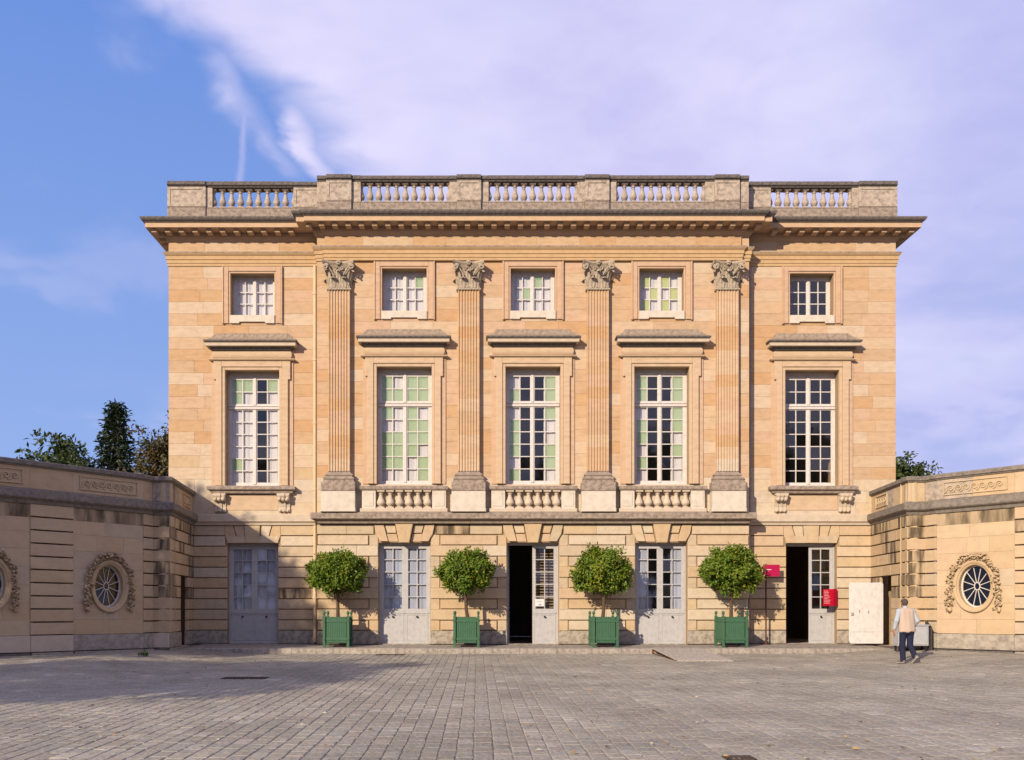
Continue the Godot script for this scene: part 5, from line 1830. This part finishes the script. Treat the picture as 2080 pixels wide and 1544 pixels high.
func person() -> void:
	var gx := 9.25; var gz := 7.0
	var p := thing("person", "man walking away in beige waistcoat, pale blue shirt and dark jeans", "person", at(gx, ground_y(gx, gz) + 0.012, gz, 0.12))
	var ls := Vector3(-0.185, 1.335, -0.05); var le := Vector3(-0.285, 1.09, 0.0); var lw := Vector3(-0.315, 0.865, -0.05)
	var rs := Vector3(0.185, 1.335, -0.05); var re := Vector3(0.265, 1.09, 0.03); var rw := Vector3(0.235, 0.875, -0.12)
	var lh := Vector3(-0.095, 0.87, 0.0); var lk := Vector3(-0.095, 0.47, -0.05); var la := Vector3(-0.10, 0.085, -0.02)
	var rh := Vector3(0.095, 0.87, 0.0); var rk := Vector3(0.085, 0.475, 0.0); var ra := Vector3(0.105, 0.155, 0.20)
	# skin: one surface from head to feet
	var g := Geo.new()
	var body := [
		[Vector3(-0.08, 1.27, -0.04), Vector3(-0.06, 0.93, 0.0), 0.095, 0.10], [Vector3(0.08, 1.27, -0.04), Vector3(0.06, 0.93, 0.0), 0.095, 0.10],
		[Vector3(0, 1.30, -0.045), Vector3(0, 1.44, -0.085), 0.065, 0.055],
		[ls, le, 0.05, 0.04], [le, lw, 0.038, 0.026], [rs, re, 0.05, 0.04], [re, rw, 0.038, 0.026], [Vector3(-0.06, 1.32, -0.05), ls, 0.07, 0.055], [Vector3(0.06, 1.32, -0.05), rs, 0.07, 0.055],
		[lh, lk, 0.078, 0.052], [lk, la, 0.05, 0.034], [rh, rk, 0.078, 0.052], [rk, ra, 0.05, 0.034],
		[la, Vector3(-0.11, 0.05, -0.15), 0.036, 0.03], [ra, Vector3(0.11, 0.06, 0.08), 0.036, 0.03]]
	nets(g, body, 0.03, 0.018)
	# head: skull, jaw, nose, ears
	var hc := Vector3(0.0, 1.545, -0.115)
	nets(g, [[hc + Vector3(0, 0.025, 0.012), hc + Vector3(0, 0.02, -0.03), 0.078, 0.074], [hc + Vector3(0, -0.03, -0.045), hc + Vector3(0, -0.075, -0.065), 0.052, 0.038], [Vector3(0, 1.41, -0.08), hc + Vector3(0, -0.04, 0.0), 0.054, 0.056], [hc + Vector3(0, 0.005, -0.10), hc + Vector3(0, -0.028, -0.118), 0.012, 0.015], [hc + Vector3(-0.078, 0.012, -0.005), hc + Vector3(-0.076, -0.022, -0.012), 0.017, 0.012], [hc + Vector3(0.078, 0.012, -0.005), hc + Vector3(0.076, -0.022, -0.012), 0.017, 0.012], [hc + Vector3(-0.02, -0.055, -0.092), hc + Vector3(0.02, -0.055, -0.092), 0.008, 0.008], [hc + Vector3(-0.035, 0.022, -0.085), hc + Vector3(0.035, 0.022, -0.085), 0.016, 0.016]], 0.014, 0.008)
	hand(g, lw, Vector3(-0.06, -1, -0.1).normalized(), -1.0)
	hand(g, rw, Vector3(0.0, -0.95, -0.25).normalized(), 1.0)
	geo(p, "body", g, M.skin)
	g = Geo.new()
	for sx in [-1.0, 1.0]: g.lump(hc + Vector3(sx * 0.031, 0.006, -0.098), Vector3(0.012, 0.008, 0.008), rng, 4, 7)
	geo(p, "eyes", g, M.white)
	# hair
	g = Geo.new()
	nets(g, [[hc + Vector3(0, 0.034, 0.014), hc + Vector3(0, 0.034, -0.025), 0.084, 0.077], [hc + Vector3(0, 0.0, 0.03), hc + Vector3(0, -0.04, 0.03), 0.07, 0.055]], 0.02, 0.009, func(q: Vector3) -> float: return maxf((hc.y - 0.068) - q.y, (hc.z - 0.075) - q.z + maxf(0.0, (hc.y + 0.035 - q.y)) * 1.0))
	geo(p, "hair", g, M.hair)
	# shirt
	g = Geo.new()
	nets(g, [[Vector3(-0.07, 1.33, -0.05), ls, 0.078, 0.072], [ls, le, 0.068, 0.060], [le, lw + Vector3(0.002, 0.03, 0.005), 0.060, 0.044], [Vector3(0.07, 1.33, -0.05), rs, 0.078, 0.072], [rs, re, 0.068, 0.060], [re, rw + Vector3(0, 0.03, 0.01), 0.060, 0.044], [Vector3(0, 1.36, -0.06), Vector3(0, 1.43, -0.08), 0.074, 0.066]], 0.03, 0.012)
	geo(p, "shirt", g, M.shirt)
	# waistcoat
	g = Geo.new()
	nets(g, [[Vector3(-0.105, 1.31, -0.045), Vector3(-0.095, 0.84, 0.0), 0.108, 0.122], [Vector3(0.105, 1.31, -0.045), Vector3(0.095, 0.84, 0.0), 0.108, 0.122], [Vector3(0, 1.30, -0.05), Vector3(0, 0.84, 0.015), 0.12, 0.13], [Vector3(-0.05, 1.37, -0.06), Vector3(0.05, 1.37, -0.06), 0.072, 0.072]], 0.04, 0.013, func(q: Vector3) -> float: return maxf(0.80 + 0.05 * q.x - q.y + 0.012 * sin(q.x * 30.0), q.y - 1.425))
	geo(p, "waistcoat", g, M.vest)
	# jeans
	g = Geo.new()
	nets(g, [[Vector3(-0.07, 0.90, 0.0), Vector3(0.07, 0.90, 0.0), 0.112, 0.112], [Vector3(-0.075, 0.82, 0.02), Vector3(0.075, 0.82, 0.02), 0.105, 0.105], [lh, lk, 0.098, 0.074], [lk, la + Vector3(0, 0.0, 0.01), 0.074, 0.068], [rh, rk, 0.098, 0.074], [rk, ra + Vector3(0, 0.02, -0.01), 0.074, 0.066]], 0.025, 0.013)
	geo(p, "jeans", g, M.jeans)
	# shoes
	for q in [[la, Vector3(-0.12, 0.035, -0.19), Vector3(-0.10, 0.045, 0.035)], [ra, Vector3(0.115, 0.035, 0.045), Vector3(0.108, 0.185, 0.255)]]:
		g = Geo.new()
		nets(g, [[q[2], q[1], 0.040, 0.036], [q[0], q[1].lerp(q[2], 0.55), 0.044, 0.042]], 0.02, 0.009)
		var sh := geo(p, "shoe", g, M.shoe)
		g = Geo.new()
		var dn: Vector3 = Vector3(0, -0.026, 0) if q[2].y < 0.1 else Vector3(0, -0.02, 0.026)
		nets(g, [[q[2] + dn + Vector3(-0.012, 0, 0), q[1] + dn * 0.9 + Vector3(-0.014, 0, 0), 0.024, 0.024], [q[2] + dn + Vector3(0.012, 0, 0), q[1] + dn * 0.9 + Vector3(0.014, 0, 0), 0.024, 0.024]], 0.012, 0.008)
		geo(sh, "sole", g, M.sole)
